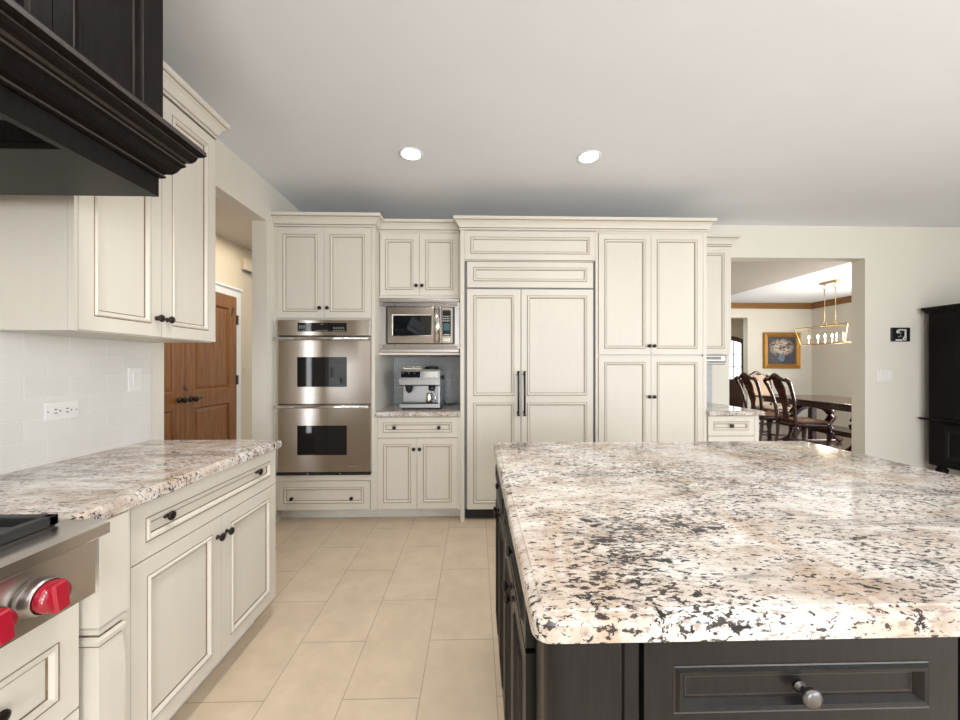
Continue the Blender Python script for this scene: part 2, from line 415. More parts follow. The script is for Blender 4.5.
def slab(name, x0, x1, y0, y1, z0, z1, edge, label, ogee=False):
    """stone top with eased profile on the sides named in edge (w e s n), rounded corners"""
    r = .012
    prof = [(0, z0), (-.004, z0), (0, z0 + .004), (0, z1 - .016), (-.003, z1 - .008), (-.009, z1 - .003), (-.016, z1)] if not ogee else \
           [(-.001, z0), (0, z0 + .004), (0, z1 - .013), (-.002, z1 - .008), (-.007, z1 - .0045), (-.013, z1 - .003), (-.016, z1 - .0025), (-.019, z1)]
    if not ogee: prof = prof[1:]
    R = .028 if ogee else .015
    def outline(ins):
        pts = []
        dx0 = -ins if 'w' in edge else 0; dx1 = -ins if 'e' in edge else 0
        dy0 = -ins if 's' in edge else 0; dy1 = -ins if 'n' in edge else 0
        X0, X1, Y0, Y1 = x0 + dx0, x1 - dx1, y0 + dy0, y1 - dy1
        for cx, cy, a0, e1, e2 in ((X0, Y0, 180, 'w', 's'), (X1, Y0, 270, 's', 'e'), (X1, Y1, 0, 'e', 'n'), (X0, Y1, 90, 'n', 'w')):
            rr = max(.002, R + ins * .6) if (e1 in edge and e2 in edge) else .0005
            sx = 1 if cx == X0 else -1; sy = 1 if cy == Y0 else -1
            for k in range(7):
                a = radians(a0 + 90 * k / 6)
                pts.append((cx + sx * rr + rr * cos(a), cy + sy * rr + rr * sin(a)))
        return pts
    m = MB()
    rings = [[(x, y, z) for x, y in outline(i)] for i, z in prof]
    m.loft(rings, 0, False)
    o = m.build(name, 'granite_streaked' if not ogee else 'granite', None, ((x0 + x1) / 2, (y0 + y1) / 2, z0))
    return tag(o, label, 'countertop')

# ------------------------------------------------------------------ room shell
W = -1.65
m = MB(); m.box(-2.75, 5.25, -3.62, 3.85, -.1, 0); m.box(-2.75, -1.5, 3.85, 5.6, -.1, 0)
struct('floor', m, 'floor', 'beige porcelain floor tiles laid in a running bond', 'floor')
m = MB(); m.box(-1.5, 7.95, 3.85, 10.35, -.1, 0)
struct('floor_dining', m, 'planks', 'dark glossy plank floor of the dining room', 'floor')
m = MB(); m.box(-1.765, 5.25, -3.62, 3.92, 2.745, 2.85)
struct('ceiling', m, 'ceil', 'plain pale grey kitchen ceiling', 'ceiling')
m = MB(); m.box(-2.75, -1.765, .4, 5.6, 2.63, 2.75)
struct('ceiling_hall', m, 'ceil_shaded', 'lower ceiling of the side hall', 'ceiling')
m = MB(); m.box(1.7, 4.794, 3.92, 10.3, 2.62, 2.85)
struct('ceiling_passage', m, 'ceil_shaded', 'lowered ceiling over the passage beside the dining room', 'ceiling')
m = MB(); m.box(4.794, 7.95, 3.92, 10.3, 2.745, 2.85)
struct('ceiling_dining', m, 'ceil', 'bright white dining room ceiling', 'ceiling')

m = MB()
m.box(-1.765, W, -3.62, 2.009, 0, 2.745); m.box(-1.765, W, 2.009, 2.975, 2.435, 2.745); m.box(-1.765, W, 2.975, 3.92, 0, 2.745)
struct('wall_left', m, 'wall', 'cream left wall with a cased opening to the hall', 'wall')
m = MB()
m.box(W, 2.615, 3.78, 3.92, 0, 2.745); m.box(2.615, 4.055, 3.78, 3.92, 2.412, 2.745); m.box(4.055, 5.25, 3.78, 3.92, 0, 2.745)
struct('wall_back', m, 'wall', 'cream back wall with a wide opening to the dining room', 'wall')
m = MB()
for y0, y1 in ((-3.62, -3.0), (-1.4, -.8), (.8, 3.78)): m.box(5.12, 5.25, y0, y1, 0, 2.745)
for y0, y1 in ((-3.0, -1.4), (-.8, .8)): m.box(5.12, 5.25, y0, y1, 0, .45); m.box(5.12, 5.25, y0, y1, 2.45, 2.745)
struct('wall_right', m, 'wall', 'cream right wall with two window openings', 'wall')
m = MB()
xs = [W, -.2, 1.4, 2.8, 4.4, 5.12]
for k in range(0, 6, 2): m.box(xs[k], xs[k + 1], -3.62, -3.5, 0, 2.745)
for k in range(1, 5, 2): m.box(xs[k], xs[k + 1], -3.62, -3.5, 0, .4); m.box(xs[k], xs[k + 1], -3.62, -3.5, 2.5, 2.745)
struct('wall_rear', m, 'wall', 'cream rear wall with two tall window openings', 'wall')
m = MB(); m.box(-2.75, -2.63, .4, 5.6, 0, 2.63); m.box(-2.63, -1.765, 5.48, 5.6, 0, 2.63); m.box(-2.63, -1.765, .4, .52, 0, 2.63)
struct('wall_hall', m, 'hallwall', 'beige wall of the side hall behind the wooden doors', 'wall')
m = MB(); m.box(6.287, 7.95, 8.46, 8.6, 0, 2.745); m.box(1.8, 6.287, 8.46, 8.6, 2.41, 2.745)
struct('wall_dining_back', m, 'wall', 'cream dining room wall carrying the framed painting', 'wall')
m = MB(); m.box(7.80, 7.95, 3.92, 10.2, 0, 2.745)
struct('wall_dining_right', m, 'wall', 'cream wall along the right of the dining room', 'wall')
m = MB(); m.box(1.7, 1.8, 3.92, 10.3, 0, 2.62)
struct('wall_dining_left', m, 'wall', 'cream wall along the left of the passage', 'wall')
m = MB(); m.box(1.8, 7.95, 10.2, 10.35, 0, 2.745)
struct('wall_foyer', m, 'hallwall', 'beige foyer wall around the front door', 'wall')

# backsplashes
m = MB(); m.box(W, W + .006, -.6, 1.924, .914, 1.42)
struct('trim_1', m, 'subway', 'white subway tile backsplash over the left counter', 'backsplash')
m = MB(); m.box(-.828, -.132, 3.772, 3.78, .914, 1.39)
struct('trim_2', m, 'subway_grey', 'grey subway tile behind the espresso machine', 'backsplash')
m = MB(); m.box(1.946, 2.43, 3.772, 3.78, .914, 1.42)
struct('trim_3', m, 'subway_grey', 'subway tile strip over the small right counter', 'backsplash')
# stained crown of the dining room
m = MB(); pr = [(0, 0), (.012, 0), (.018, .03), (.055, .085), (.055, .128), (0, .128)]
m.sweep([(1.8, 8.46), (7.80, 8.46), (7.80, 3.92)], [(o, 2.615 + z) for o, z in pr])
struct('trim_4', m, 'brownpaint', 'brown stained crown moulding around the dining room', 'moulding')
# casing of the hall doors
m = MB(); m.box(-2.63, -2.605, 4.112, 4.19, 0, 2.115); m.box(-2.63, -2.605, 2.60, 2.678, 0, 2.115); m.box(-2.63, -2.605, 2.678, 4.112, 2.035, 2.115)
m.box(-2.63, -2.59, 2.585, 4.205, 2.115, 2.135)
struct('trim_5', m, 'trim', 'white casing around the wooden double doors', 'casing')
m = MB(); m.box(4.055, 5.12, 3.765, 3.78, 0, .13)
struct('baseboard_back', m, 'trim', 'white baseboard below the light switch wall', 'baseboard')

# ------------------------------------------------------------------ recessed ceiling lights
def downlight(x, y, z, label, tilt):
    t = thing('recessed_light', (x, y, z), label, 'ceiling light', 'recessed kitchen downlights' if tilt else None)
    m = MB(); m.lathe((x, y, z - .004), (0, 0, 1), [(.083, .004), (.083, 0), (.076, -.003), (.066, 0), (.062, .003), (.062, .0039)], 28)
    m.build('trim_ring', 'ceil', t)
    m = MB(); m.lathe((x, y, z - .003), (0, 0, 1), [(.061, 0), (.061, .002)], 28); m.build('lamp_lens', 'lamp', t)
    d = bpy.data.lights.new('downlight_and_fill_spot', 'SPOT'); d.energy = 9; d.spot_size = radians(110); d.spot_blend = .8; d.shadow_soft_size = .06; d.color = (1, .95, .87)
    o = bpy.data.objects.new('downlight_and_fill_spot', d); COL.objects.link(o); o.parent = t; o.location = (0, 0, -.02)
downlight(-.446, 2.565, 2.745, 'round recessed ceiling light above the double oven, left of the two', -1)
downlight(.786, 2.571, 2.745, 'round recessed ceiling light in front of the tall pantry, right of the two', 1)
for dx, dy, pw in ((-.446, 1.15, 55), (.786, 1.15, 9), (2.02, 1.15, 16), (-.446, -.3, 45), (.786, -.3, 25), (2.02, 2.57, 7)):  # unseen fill spots added overhead, without fixtures, to even out the kitchen light
    d = bpy.data.lights.new('downlight_and_fill_spot', 'SPOT'); d.energy = pw; d.spot_size = radians(125); d.spot_blend = .9; d.shadow_soft_size = .09; d.color = (1, .96, .90)
    o = bpy.data.objects.new('downlight_and_fill_spot', d); COL.objects.link(o); o.location = (dx, dy, 2.72)
downlight(3.16, 4.38, 2.62, 'round recessed light in the passage ceiling beyond the opening', 0)

# ------------------------------------------------------------------ left run: hood
t = thing('range_hood', (-1.3, .56, 1.80), 'large black wooden range hood with stepped crown, top left above the range', 'range hood')
FX, HY0, HY1 = -.96, -.03, 1.15
m = MB(); m.box(W, FX - .008, HY0, HY1, 1.92, 2.744); m.build('upper_box', 'hoodblack', t)
for k in range(4):
    a1 = HY1 - k * .295
    fw = (.041, .067, .06, .06) if k % 2 == 0 else (.067, .041, .06, .06)
    panel_front(t, 'front_panel', LEFT(FX - .0075), a1 - .293, a1, 1.95, 2.742, fw=fw, style='hood')
hp = [(0, .0), (.006, .0), (.012, .004), (.012, .009), (.008, .012), (.012, .016), (.022, .020), (.030, .030), (.038, .048), (.046, .056), (.046, .062), (.043, .064), (.047, .069), (.056, .073), (.063, .083), (.067, .095), (.067, .100), (.075, .102), (.083, .110), (.083, .122), (.074, .132), (.050, .136), (0, .150)]
hm = [0, 0, 1, 0, 0, 0, 0, 0, 0, 1, 0, 0, 1, 0, 0, 1, 0, 0, 1, 0, 0, 0, 0]
crown(t, 'crown_moulding', [(W, HY0), (FX, HY0), (FX, HY1), (W, HY1)], 1.86, mats=('hoodblack', 'blackedge'), prof=hp, mis=hm)
m = MB(); m.box(FX - .02, FX, HY0, HY1, 1.802, 1.875); m.box(W, FX - .02, HY1 - .018, HY1, 1.820, 1.92); m.box(W, FX - .02, HY0, HY0 + .018, 1.820, 1.92)
m.build('valance', 'hoodblack', t)
m = MB(); m.box(W, FX - .021, .905, HY1, 1.803, 1.8195); m.box(W, FX - .021, HY0, .14, 1.803, 1.8195); m.box(W, -1.58, .14, .905, 1.803, 1.8195)
m.box(-1.58, FX - .021, .900, .905, 1.8195, 1.875); m.box(-1.58, FX - .021, .14, .145, 1.8195, 1.875)
m.build('soffit', 'hoodblack', t)
m = MB(); m.box(-1.58, FX - .022, .146, .899, 1.866, 1.875)
for k in range(9): m.box(-1.56, FX - .03, .17 + k * .08, .208 + k * .08, 1.857, 1.866)
m.build('baffle_filter', 'bezel', t)

# ------------------------------------------------------------------ left run: wall cabinet
t = thing('upper_cabinet', (-1.48, 1.585, 1.408), 'cream glazed two-door wall cabinet hung beside the black hood', 'cabinet')
m = MB(); m.box(W + .001, -1.3405, 1.254, 1.918, 1.408, 2.50); m.build('carcass', 'cream', t)
f = LEFT(-1.34)
d1 = panel_front(t, 'door', f, 1.268, 1.5945, 1.412, 2.432, fw=.050)
d2 = panel_front(t, 'door', f, 1.5975, 1.918, 1.412, 2.432, fw=.050)
knob(d1, f, 1.570, 1.487, .0205); knob(d2, f, 1.622, 1.487, .0205)
m = MB(); m.box(-1.3395, -1.320, 1.254, 1.266, 1.408, 2.432); m.build('face_frame', 'cream', t)
crown(t, 'crown_moulding', [(W + .001, 1.254), (-1.32, 1.254), (-1.32, 1.918), (W + .001, 1.918)], 2.440, .70, .86)

# ------------------------------------------------------------------ left run: base cabinet with turned post
t = thing('base_cabinet', (-1.33, 1.53, 0), 'cream base cabinet with wide two-knob drawer and carved corner post under the left counter', 'cabinet')
m = MB(); m.box(W + .001, -1.0455, 1.099, 1.93, .1, .873); m.box(-1.0455, -1.025, 1.099, 1.129, .1, .873); m.build('carcass', 'cream', t)
m = MB(); m.box(W + .001, -1.115, 1.0, 1.90, 0, .1); m.build('toe_kick', 'toe', t)
f = LEFT(-1.045)
dr = panel_front(t, 'drawer', f, 1.131, 1.928, .692, .866, fw=.048)
knob(dr, f, 1.262, .793, .0133); knob(dr, f, 1.772, .793, .0133)
da = panel_front(t, 'door', f, 1.131, 1.5245, .112, .688, fw=.053); db = panel_front(t, 'door', f, 1.5275, 1.928, .112, .688, fw=.053)
knob(da, f, 1.499, .612, .0205); knob(db, f, 1.553, .612, .0205)
m = MB(); cx, cy = -1.055, 1.0545
hw = [(0, .050), (.06, .050), (.062, .045), (.075, .045), (.10, .040), (.20, .046), (.33, .0505), (.44, .050), (.515, .047), (.535, .045), (.5405, .040), (.5415, .050), (.555, .052), (.563, .046), (.5645, .040), (.572, .050), (.584, .051), (.590, .044), (.594, .055), (.873, .055)]
mis = [1 if i in (9, 13, 17) else 0 for i in range(len(hw))]
for i in range(len(hw) - 1):
    (z0, r0), (z1, r1) = hw[i], hw[i + 1]
    m.loft([[(cx + sx * r, cy + sy * (r - .0125), z) for sx, sy in ((-1, -1), (1, -1), (1, 1), (-1, 1))] for z, r in ((z0, r0), (z1, r1))], mis[i], False, i in (0, len(hw) - 2))
m.build('corner_post', ['cream', 'glaze'], t)

# cabinet below the rangetop
t = thing('drawer_base', (-1.33, .53, 0), 'cream drawer cabinet below the steel rangetop', 'cabinet')
m = MB(); m.box(W + .001, -1.0605, .05, 1.0, .1, .718);
m.build('carcass', 'cream', t)
m = MB(); m.box(W + .001, -1.115, .05, .999, 0, .1); m.build('toe_kick', 'toe', t)
f = LEFT(-1.06)
for z0, z1, ft in ((.400, .716, .114), (.11, .394, .05)):
    q = panel_front(t, 'drawer', f, .052, 1.0, z0, z1, fw=(.045, .045, .055, ft))
    for ky in (.83, .22): knob(q, f, ky, (z0 + .055 + z1 - ft) / 2, .0133)

slab('countertop', W + .007, -.997, .962, 1.945, .8745, .914, 'esn', 'speckled granite countertop along the tiled left wall')

# rangetop
t = thing('rangetop', (-1.28, .5, .72), 'stainless rangetop with red knobs below the black hood', 'cooktop')
m = MB(); m.box(-1.62, -.955, .052, .957, .722, .895); m.build('body', 'steel_range', t)
m = MB()
poly = [(-1.03, .868), (-.926, .868), (-.920, .873), (-.920, .899), (-.926, .905), (-1.03, .905)]
m.prism(poly, .052, .958, lambda a, b, c: Vector((a, c, b))); m.build('bullnose', 'steel_range', t)
m = MB(); m.box(-1.62, -1.03, .056, .954, .893, .8985); m.build('burner_tray', 'iron', t)
for k in range(3):
    y1 = .928 - k * .292; y0 = y1 - .29; g = MB()
    for y in (y0, y1 - .022): g.box(-1.59, -1.012, y, y + .022, .908, .932, bev=.003)
    for x in (-1.59, -1.034): g.box(x, x + .022, y0, y1, .908, .932, bev=.003)
    g.box(-1.59, -1.012, (y0 + y1) / 2 - .007, (y0 + y1) / 2 + .007, .912, .930)
    for x in (-1.45, -1.31, -1.17): g.box(x - .007, x + .007, y0, y1, .912, .930)
    for x in (-1.585, -1.03):
        for y in (y0 + .003, y1 - .017): g.box(x, x + .012, y, y + .014, .8985, .910)
    g.build('grate', 'iron', t)
for k in range(8):
    y = .828 - k * .0985; z = .792
    q = MB(); q.lathe((-.955, y, z), (1, 0, 0), [(.040, 0), (.040, .012), (.038, .020), (.036, .030), (.034, .031), (.033, .027), (.0, .027)], 28)
    kn = q.build('control_knob', 'bezel', t)
    q = MB(); q.lathe((-.926, y, z), (1, 0, 0), [(.031, -.002), (.0325, .004), (.032, .012), (.0295, .019), (.0, .020)], 28)
    tw = .12
    def rot(a, b): return (a * cos(tw) - b * sin(tw), a * sin(tw) + b * cos(tw))
    r0 = [rot(a, b) for a, b in ((-.0115, -.0315), (.0115, -.0315), (.0125, 0), (.0115, .0315), (-.0115, .0315), (-.0125, 0))]
    r1 = [rot(a, b) for a, b in ((-.0095, -.0285), (.0095, -.0285), (.010, 0), (.0095, .0285), (-.0095, .0285), (-.010, 0))]
    q.loft([[(-.910, y + a * 1.25, z + b) for a, b in r0], [(-.899, y + a * 1.2, z + b) for a, b in r0], [(-.894, y + a * 1.1, z + b) for a, b in r1]], 0)
    q.build('dial', 'red', kn)
    q = MB()
    for s in range(5):
        a = radians(125 + s * 12); q.box(-.9062, -.9052, y + .0295 * cos(a) - .001, y + .0295 * cos(a) + .001, z + .0295 * sin(a) - .0025, z + .0295 * sin(a) + .0025)
    q.build('dial_marks', 'mark', kn)
    q = MB(); q.lathe((-.9552, y - .049, z - .052), (1, 0, 0), [(.0035, 0), (.0035, .0015)], 10); q.build('indicator', 'dark', t)

# outlet and switch on the tile
t = thing('power_outlet', (W + .006, 1.515, 1.113), 'white horizontal double outlet on the subway tile', 'outlet')
m = MB(); m.box(W + .006, W + .012, 1.455, 1.576, 1.077, 1.150, bev=.002); m.build('cover_plate', 'white', t)
for y in (1.495, 1.536):
    m = MB(); m.box(W + .012, W + .014, y - .018, y + .018, 1.096, 1.131, bev=.0008); r = m.build('receptacle', 'white', t)
    m = MB()
    for dz in (-.007, .007): m.box(W + .014, W + .0145, y - .010, y - .001, 1.1135 + dz - .0018, 1.1135 + dz + .0018)
    m.lathe((W + .014, y + .009, 1.1135), (1, 0, 0), [(.003, 0), (.003, .0005)], 10); m.build('slots', 'dark', r)
for y in (1.465, 1.566):
    m = MB(); m.lathe((W + .012, y, 1.113), (1, 0, 0), [(.003, 0), (.002, .001)], 10); m.build('screw', 'greyprint', t)
t = thing('light_switch', (W + .006, 1.832, 1.165), 'white rocker switch on the subway tile near the hall opening', 'switch')
m = MB(); m.box(W + .006, W + .012, 1.797, 1.868, 1.165, 1.281, bev=.002); m.build('cover_plate', 'white', t)
m = MB(); m.box(W + .012, W + .016, 1.816, 1.849, 1.190, 1.256, bev=.0015); m.build('rocker', 'trim', t)

# ------------------------------------------------------------------ side hall: wooden double doors
def leaf(n, y0, y1, ky, lab, lever):
    f = LEFT(-2.629)
    m = MB(); fw = .115
    m.fbox(f, y0, y0 + fw, 0.004, 2.03, 0, .026); m.fbox(f, y1 - fw, y1, 0.004, 2.03, 0, .026)
    for a, b in ((.004, .22), (.905, 1.055), (1.90, 2.03)): m.fbox(f, y0 + fw, y1 - fw, a, b, 0, .026)
    d = m.build('door_%d' % n, 'alder'); d['kind'] = 'structure'; tag(d, lab, 'door')
    for a, b in ((.22, .905), (1.055, 1.90)):
        q = MB(); q.rings(f, y0 + fw, y1 - fw, a, b, [(0, .002), (0, .025), (.012, .013), (.016, .011), (.035, .016), (.05, .018)], [0] * 5); q.build('panel', 'alder', d)
    q = MB(); q.lathe(f(ky, .99, .026), f.N, [(.026, 0), (.027, .006), (.010, .010), (.010, .035), (.024, .042), (.026, .055), (.018, .064), (0, .065)], 18)
    if lever: q.tube([f(ky + .02, .99, .045), f(ky + .12, .992, .045)], .006, 8)
    q.build('handle', 'bronze', d)
    if lever:
        for z in (1.79, 1.14, .25):
            q = MB(); q.fbox(f, y1 - .006, y1 + .022, z - .05, z + .05, .0245, .034); q.build('hinge', 'dark', d)
leaf(1, 3.396, 4.11, 3.46, 'knotty alder door with hinges and lever, right leaf of the hall pair', True)
leaf(2, 2.68, 3.392, 3.328, 'knotty alder door with a round handle, left leaf of the hall pair', False)
t = thing('door_chime', (-2.63, 4.30, 2.37), 'small beige box high on the hall wall', 'door chime')
m = MB(); m.box(-2.63, -2.585, 4.24, 4.40, 2.375, 2.50, bev=.004); m.build('housing', 'hallwall', t)
m = MB(); m.box(-2.6285, -2.583, 4.235, 4.405, 2.365, 2.376); m.build('lower_edge', 'greyprint', t)
t = thing('light_switch', (-2.63, 4.30, 1.19), 'beige light switch on the hall wall past the wooden doors', 'switch')
m = MB(); m.box(-2.63, -2.624, 4.265, 4.335, 1.165, 1.28, bev=.002); m.build('cover_plate', 'hallwall', t)
m = MB(); m.box(-2.624, -2.619, 4.287, 4.313, 1.195, 1.25); m.build('rocker', 'hallwall', t)

# ------------------------------------------------------------------ back run: oven tower
t = thing('oven_cabinet', (-1.235, 3.43, 0), 'tall cream cabinet at far left holding the double oven', 'cabinet')
m = MB()
m.box(W + .001, -1.626, 3.0805, 3.775, .1, 2.4305); m.box(-.8595, -.830, 3.0805, 3.775, .1, 2.4305)
m.box(-1.626, -.8595, 3.1005, 3.775, 1.668, 2.4305); m.box(-1.626, -.8595, 3.1005, 3.775, .1, .396); m.box(-1.626, -.8595, 3.745, 3.775, .396, 1.668)
m.box(-1.626, -.8595, 3.0805, 3.1005, .350, .396)
m.build('carcass', 'cream', t)
m = MB(); m.box(W + .001, -.830, 3.205, 3.775, 0, .1); m.build('toe_kick', 'toe', t)
f = BACK(3.10)
d1 = panel_front(t, 'door', f, -1.624, -1.2455, 1.684, 2.426, fw=(.044, .053, .05, .056)); d2 = panel_front(t, 'door', f, -1.2425, -.862, 1.684, 2.426, fw=(.044, .053, .05, .056))
knob(d1, f, -1.274, 1.764, .0205); knob(d2, f, -1.214, 1.764, .0205)
dr = panel_front(t, 'drawer', f, -1.624, -.872, .112, .346, fw=.05)
knob(dr, f, -1.505, .205, .0133); knob(dr, f, -1.02, .205, .0133)
tag(crown(None, 'crown_moulding', [(W + .001, 3.08), (-.8305, 3.08), (-.8305, 3.166)], 2.431, .90, .85), 'short cream crown moulding on top of the double oven cabinet', 'moulding')

t = thing('double_oven', (-1.243, 3.4, .40), 'stainless double wall oven with black windows', 'oven')
m = MB(); m.box(-1.62, -.866, 3.09, 3.70, .399, 1.664); m.build('body', 'dark', t)
m = MB(); m.box(-1.623, -.8625, 3.056, 3.0895, 1.536, 1.664, bev=.003); cp = m.build('control_panel', 'steel', t)
m = MB(); m.box(-1.447, -1.052, 3.0545, 3.0562, 1.570, 1.641); di = m.build('display', 'glass', cp)
q = MB()
for x0, x1 in ((-1.44, -1.335), (-1.305, -1.20), (-1.165, -1.065)): q.box(x0, x1, 3.0538, 3.0546, 1.577, 1.581)
for k in range(6): q.box(-1.435 + k * .017, -1.425 + k * .017, 3.0538, 3.0546, 1.592, 1.622)
for k in range(5): q.box(-1.16 + k * .019, -1.150 + k * .019, 3.0538, 3.0546, 1.592, 1.606)
q.box(-1.262, -1.238, 3.0538, 3.0546, 1.627, 1.633)
q.build('key_legends', 'greyprint', cp)
for z0, z1, w0, w1, hz in ((.983, 1.528, 1.122, 1.361, 1.512), (.428, .975, .567, .803, .960)):
    m = MB()
    for a in ((-1.623, -1.45, z0, z1), (-1.054, -.8625, z0, z1), (-1.45, -1.054, z0, w0), (-1.45, -1.054, w1, z1)): m.box(a[0], a[1], 3.058, 3.0895, a[2], a[3])
    d = m.build('door', 'steel', t)
    m = MB(); m.rings(BACK(3.07), -1.452, -1.052, w0 - .002, w1 + .002, [(0, 0), (0, .0125), (.004, .0125), (.004, .009)], [0, 0, 0]); m.box(-1.449, -1.055, 3.062, 3.0695, w0 + .001, w1 - .001, 0)
    m.build('window', 'glass', d)
    m = MB(); m.tube([(-1.615, 3.020, hz), (-.870, 3.020, hz)], .0125, 12)
    for x in (-1.595, -.89): m.tube([(x, 3.022, hz), (x, 3.058, hz)], .009, 8)
    m.build('handle', 'chrome', d)
m = MB()
for k, wd in enumerate((.012, .006, .009, .006, .012)): m.box(-1.04 + k * .015, -1.04 + k * .015 + wd, 3.0572, 3.058, .470, .476 + (k % 2) * .003)
m.build('badge', 'greyprint', d)
m = MB(); m.box(-1.622, -.864, 3.062, 3.0895, .400, .424); v = m.build('vent', 'dark', t)
for x in (-1.37, -1.11):
    m = MB(); m.lathe((x, 3.062, .412), (0, -1, 0), [(.006, 0), (.005, .003)], 10); m.build('screw', 'chrome', v)

# ------------------------------------------------------------------ back run: microwave bay and espresso niche
t = thing('upper_cabinet', (-.47, 3.5, 1.385), 'small cream two-door cabinet above the microwave', 'cabinet')
m = MB(); m.box(-.829, -.131, 3.2305, 3.775, 1.872, 2.54); m.box(-.829, -.131, 3.2105, 3.2305, 1.872, 1.892); m.box(-.829, -.131, 3.2105, 3.2305, 2.432, 2.54)
m.box(-.829, -.823, 3.2105, 3.7715, 1.404, 1.872); m.box(-.1395, -.131, 3.2105, 3.7755, 1.404, 1.872)
m.build('carcass', 'cream', t)
m = MB(); m.box(-.829, -.131, 3.19, 3.7715, 1.385, 1.404); m.build('shelf', 'cream', t)
f = BACK(3.23)
d1 = panel_front(t, 'door', f, -.821, -.4885, 1.894, 2.430, fw=(.042, .05, .05, .054)); d2 = panel_front(t, 'door', f, -.4855, -.154, 1.894, 2.430, fw=(.050, .045, .05, .054))
knob(d1, f, -.512, 1.978, .0205); knob(d2, f, -.462, 1.978, .0205)
m = MB(); m.box(-.153, -.131, 3.2105, 3.2295, 1.894, 2.430); m.build('face_frame', 'cream', t)
crown(t, 'crown_moulding', [(-.829, 3.21), (-.131, 3.21)], 2.444, .80, .78)

t = thing('microwave', (-.48, 3.45, 1.4045), 'stainless built-in microwave with vented trim', 'microwave')
m = MB(); m.box(-.80, -.148, 3.222, 3.70, 1.406, 1.868); m.build('body', 'dark', t)
m = MB(); m.box(-.821, -.1405, 3.20, 3.2215, 1.798, 1.8365)
m.box(-.821, -.1405, 3.20, 3.2215, 1.4335, 1.476)
tk = m.build('trim_kit', 'steel_dark', t)
for z0, z1 in ((1.836, 1.866), (1.4055, 1.434)):
    m = MB(); m.box(-.821, -.1405, 3.185, 3.2215, z0, z1, bev=.006); m.build('trim_lip', 'bezel', tk)
for xa, xb in ((-.821, -.772), (-.182, -.1405)):
    m = MB(); m.box(xa, xb, 3.204, 3.2215, 1.476, 1.798); m.build('side_trim', 'bezel', tk)
for zz in (1.806, 1.444):
    m = MB()
    for k in range(6):
        for r in range(3): m.box(-.796 + k * .1085, -.700 + k * .1085, 3.1992, 3.2002, zz + r * .008, zz + .004 + r * .008)
    m.build('vent_louvres', 'greyprint', tk)
m = MB(); m.box(-.755, -.298, 3.192, 3.2215, 1.484, 1.792, bev=.003); d = m.build('door', 'steel_dark', t)
m = MB(); m.box(-.708, -.385, 3.1895, 3.1925, 1.553, 1.722); m.build('window', 'glass', d)
m = MB(); m.rings(BACK(3.1925), -.716, -.377, 1.545, 1.730, [(0, 0), (0, .004), (.008, .003), (.008, 0)], [0, 0, 0])
m.f.pop(); m.m.pop(); m.sm.pop(); m.build('window_bezel', 'chrome', d)
m = MB(); m.loft([[(-.362 + .0275 * (1 - cos(pi * k / 8)), 3.1925 - .016 * sin(pi * k / 8), z) for k in range(9)] for z in (1.49, 1.786)], 0, True); m.build('handle', 'chrome', d)
m = MB(); m.box(-.2965, -.198, 3.194, 3.2215, 1.484, 1.792, bev=.003); c = m.build('control_panel', 'steel_dark', t)
m = MB(); m.box(-.288, -.216, 3.1925, 3.1945, 1.549, 1.768); m.build('keypad', 'glass', c)
m = MB(); m.box(-.279, -.225, 3.1917, 3.1926, 1.594, 1.654); m.build('screen', 'display', c)
m = MB()
for r in range(3):
    for k in range(4): m.box(-.280 + k * .015, -.272 + k * .015, 3.1917, 3.1926, 1.672 + r * .019, 1.681 + r * .019)
m.box(-.277, -.228, 3.1917, 3.1926, 1.556, 1.563)
m.build('key_legends', 'mark', c)
m = MB(); m.box(-.284, -.222, 3.1905, 3.1945, 1.498, 1.532, bev=.002); m.build('open_button', 'chrome', c)

t = thing('base_cabinet', (-.47, 3.43, 0), 'cream base cabinet with one drawer and two doors under the espresso machine', 'cabinet')
m = MB(); m.box(-.829, -.131, 3.1005, 3.771, .1, .8755); m.box(-.148, -.131, 3.0805, 3.1005, .1, .8755); m.box(-.829, -.812, 3.0805, 3.1005, .1, .8755); m.build('carcass', 'cream', t)
m = MB(); m.box(-.829, -.131, 3.205, 3.771, 0, .1); m.build('toe_kick', 'toe', t)
f = BACK(3.10)
dr = panel_front(t, 'drawer', f, -.810, -.150, .700, .866, fw=(.045, .05, .042, .042))
knob(dr, f, -.672, .783, .0133); knob(dr, f, -.305, .783, .0133)
d1 = panel_front(t, 'door', f, -.810, -.4885, .115, .694, fw=.048); d2 = panel_front(t, 'door', f, -.4855, -.150, .115, .694, fw=.050)
knob(d1, f, -.511, .607, .0205); knob(d2, f, -.463, .607, .0205)
slab('countertop', -.8285, -.1315, 3.055, 3.771, .876, .914, 's', 'short granite countertop in the niche below the microwave')

# espresso machine and its milk jug
t = thing('espresso_machine', (-.50, 3.39, .914), 'silver espresso machine on the niche counter', 'coffee machine')
x0, x1 = -.661, -.312
m = MB(); m.box(x0, x1, 3.35, 3.60, .925, 1.245, bev=.012); m.build('body', 'silver', t)
m = MB()
prof = [(3.36, 1.118), (3.235, 1.118), (3.222, 1.128), (3.220, 1.170), (3.235, 1.245), (3.25, 1.262), (3.36, 1.262)]
m.prism(prof, x0, x1, lambda a, b, c: Vector((c, a, b))); h = m.build('head', 'silver', t)
m = MB()
sl = lambda z, o: 3.220 + max(0, (z - 1.17)) * .2 - o
m.loft([[(xx, sl(z, oo), z) for xx, z, oo in ((-.647, 1.190, .0), (-.483, 1.190, 0), (-.483, 1.242, 0), (-.647, 1.242, 0))],
        [(xx, sl(z, .003), z) for xx, z in ((-.647, 1.190), (-.483, 1.190), (-.483, 1.242), (-.647, 1.242))]], 0)
m.build('display', 'glass', h)
m = MB()
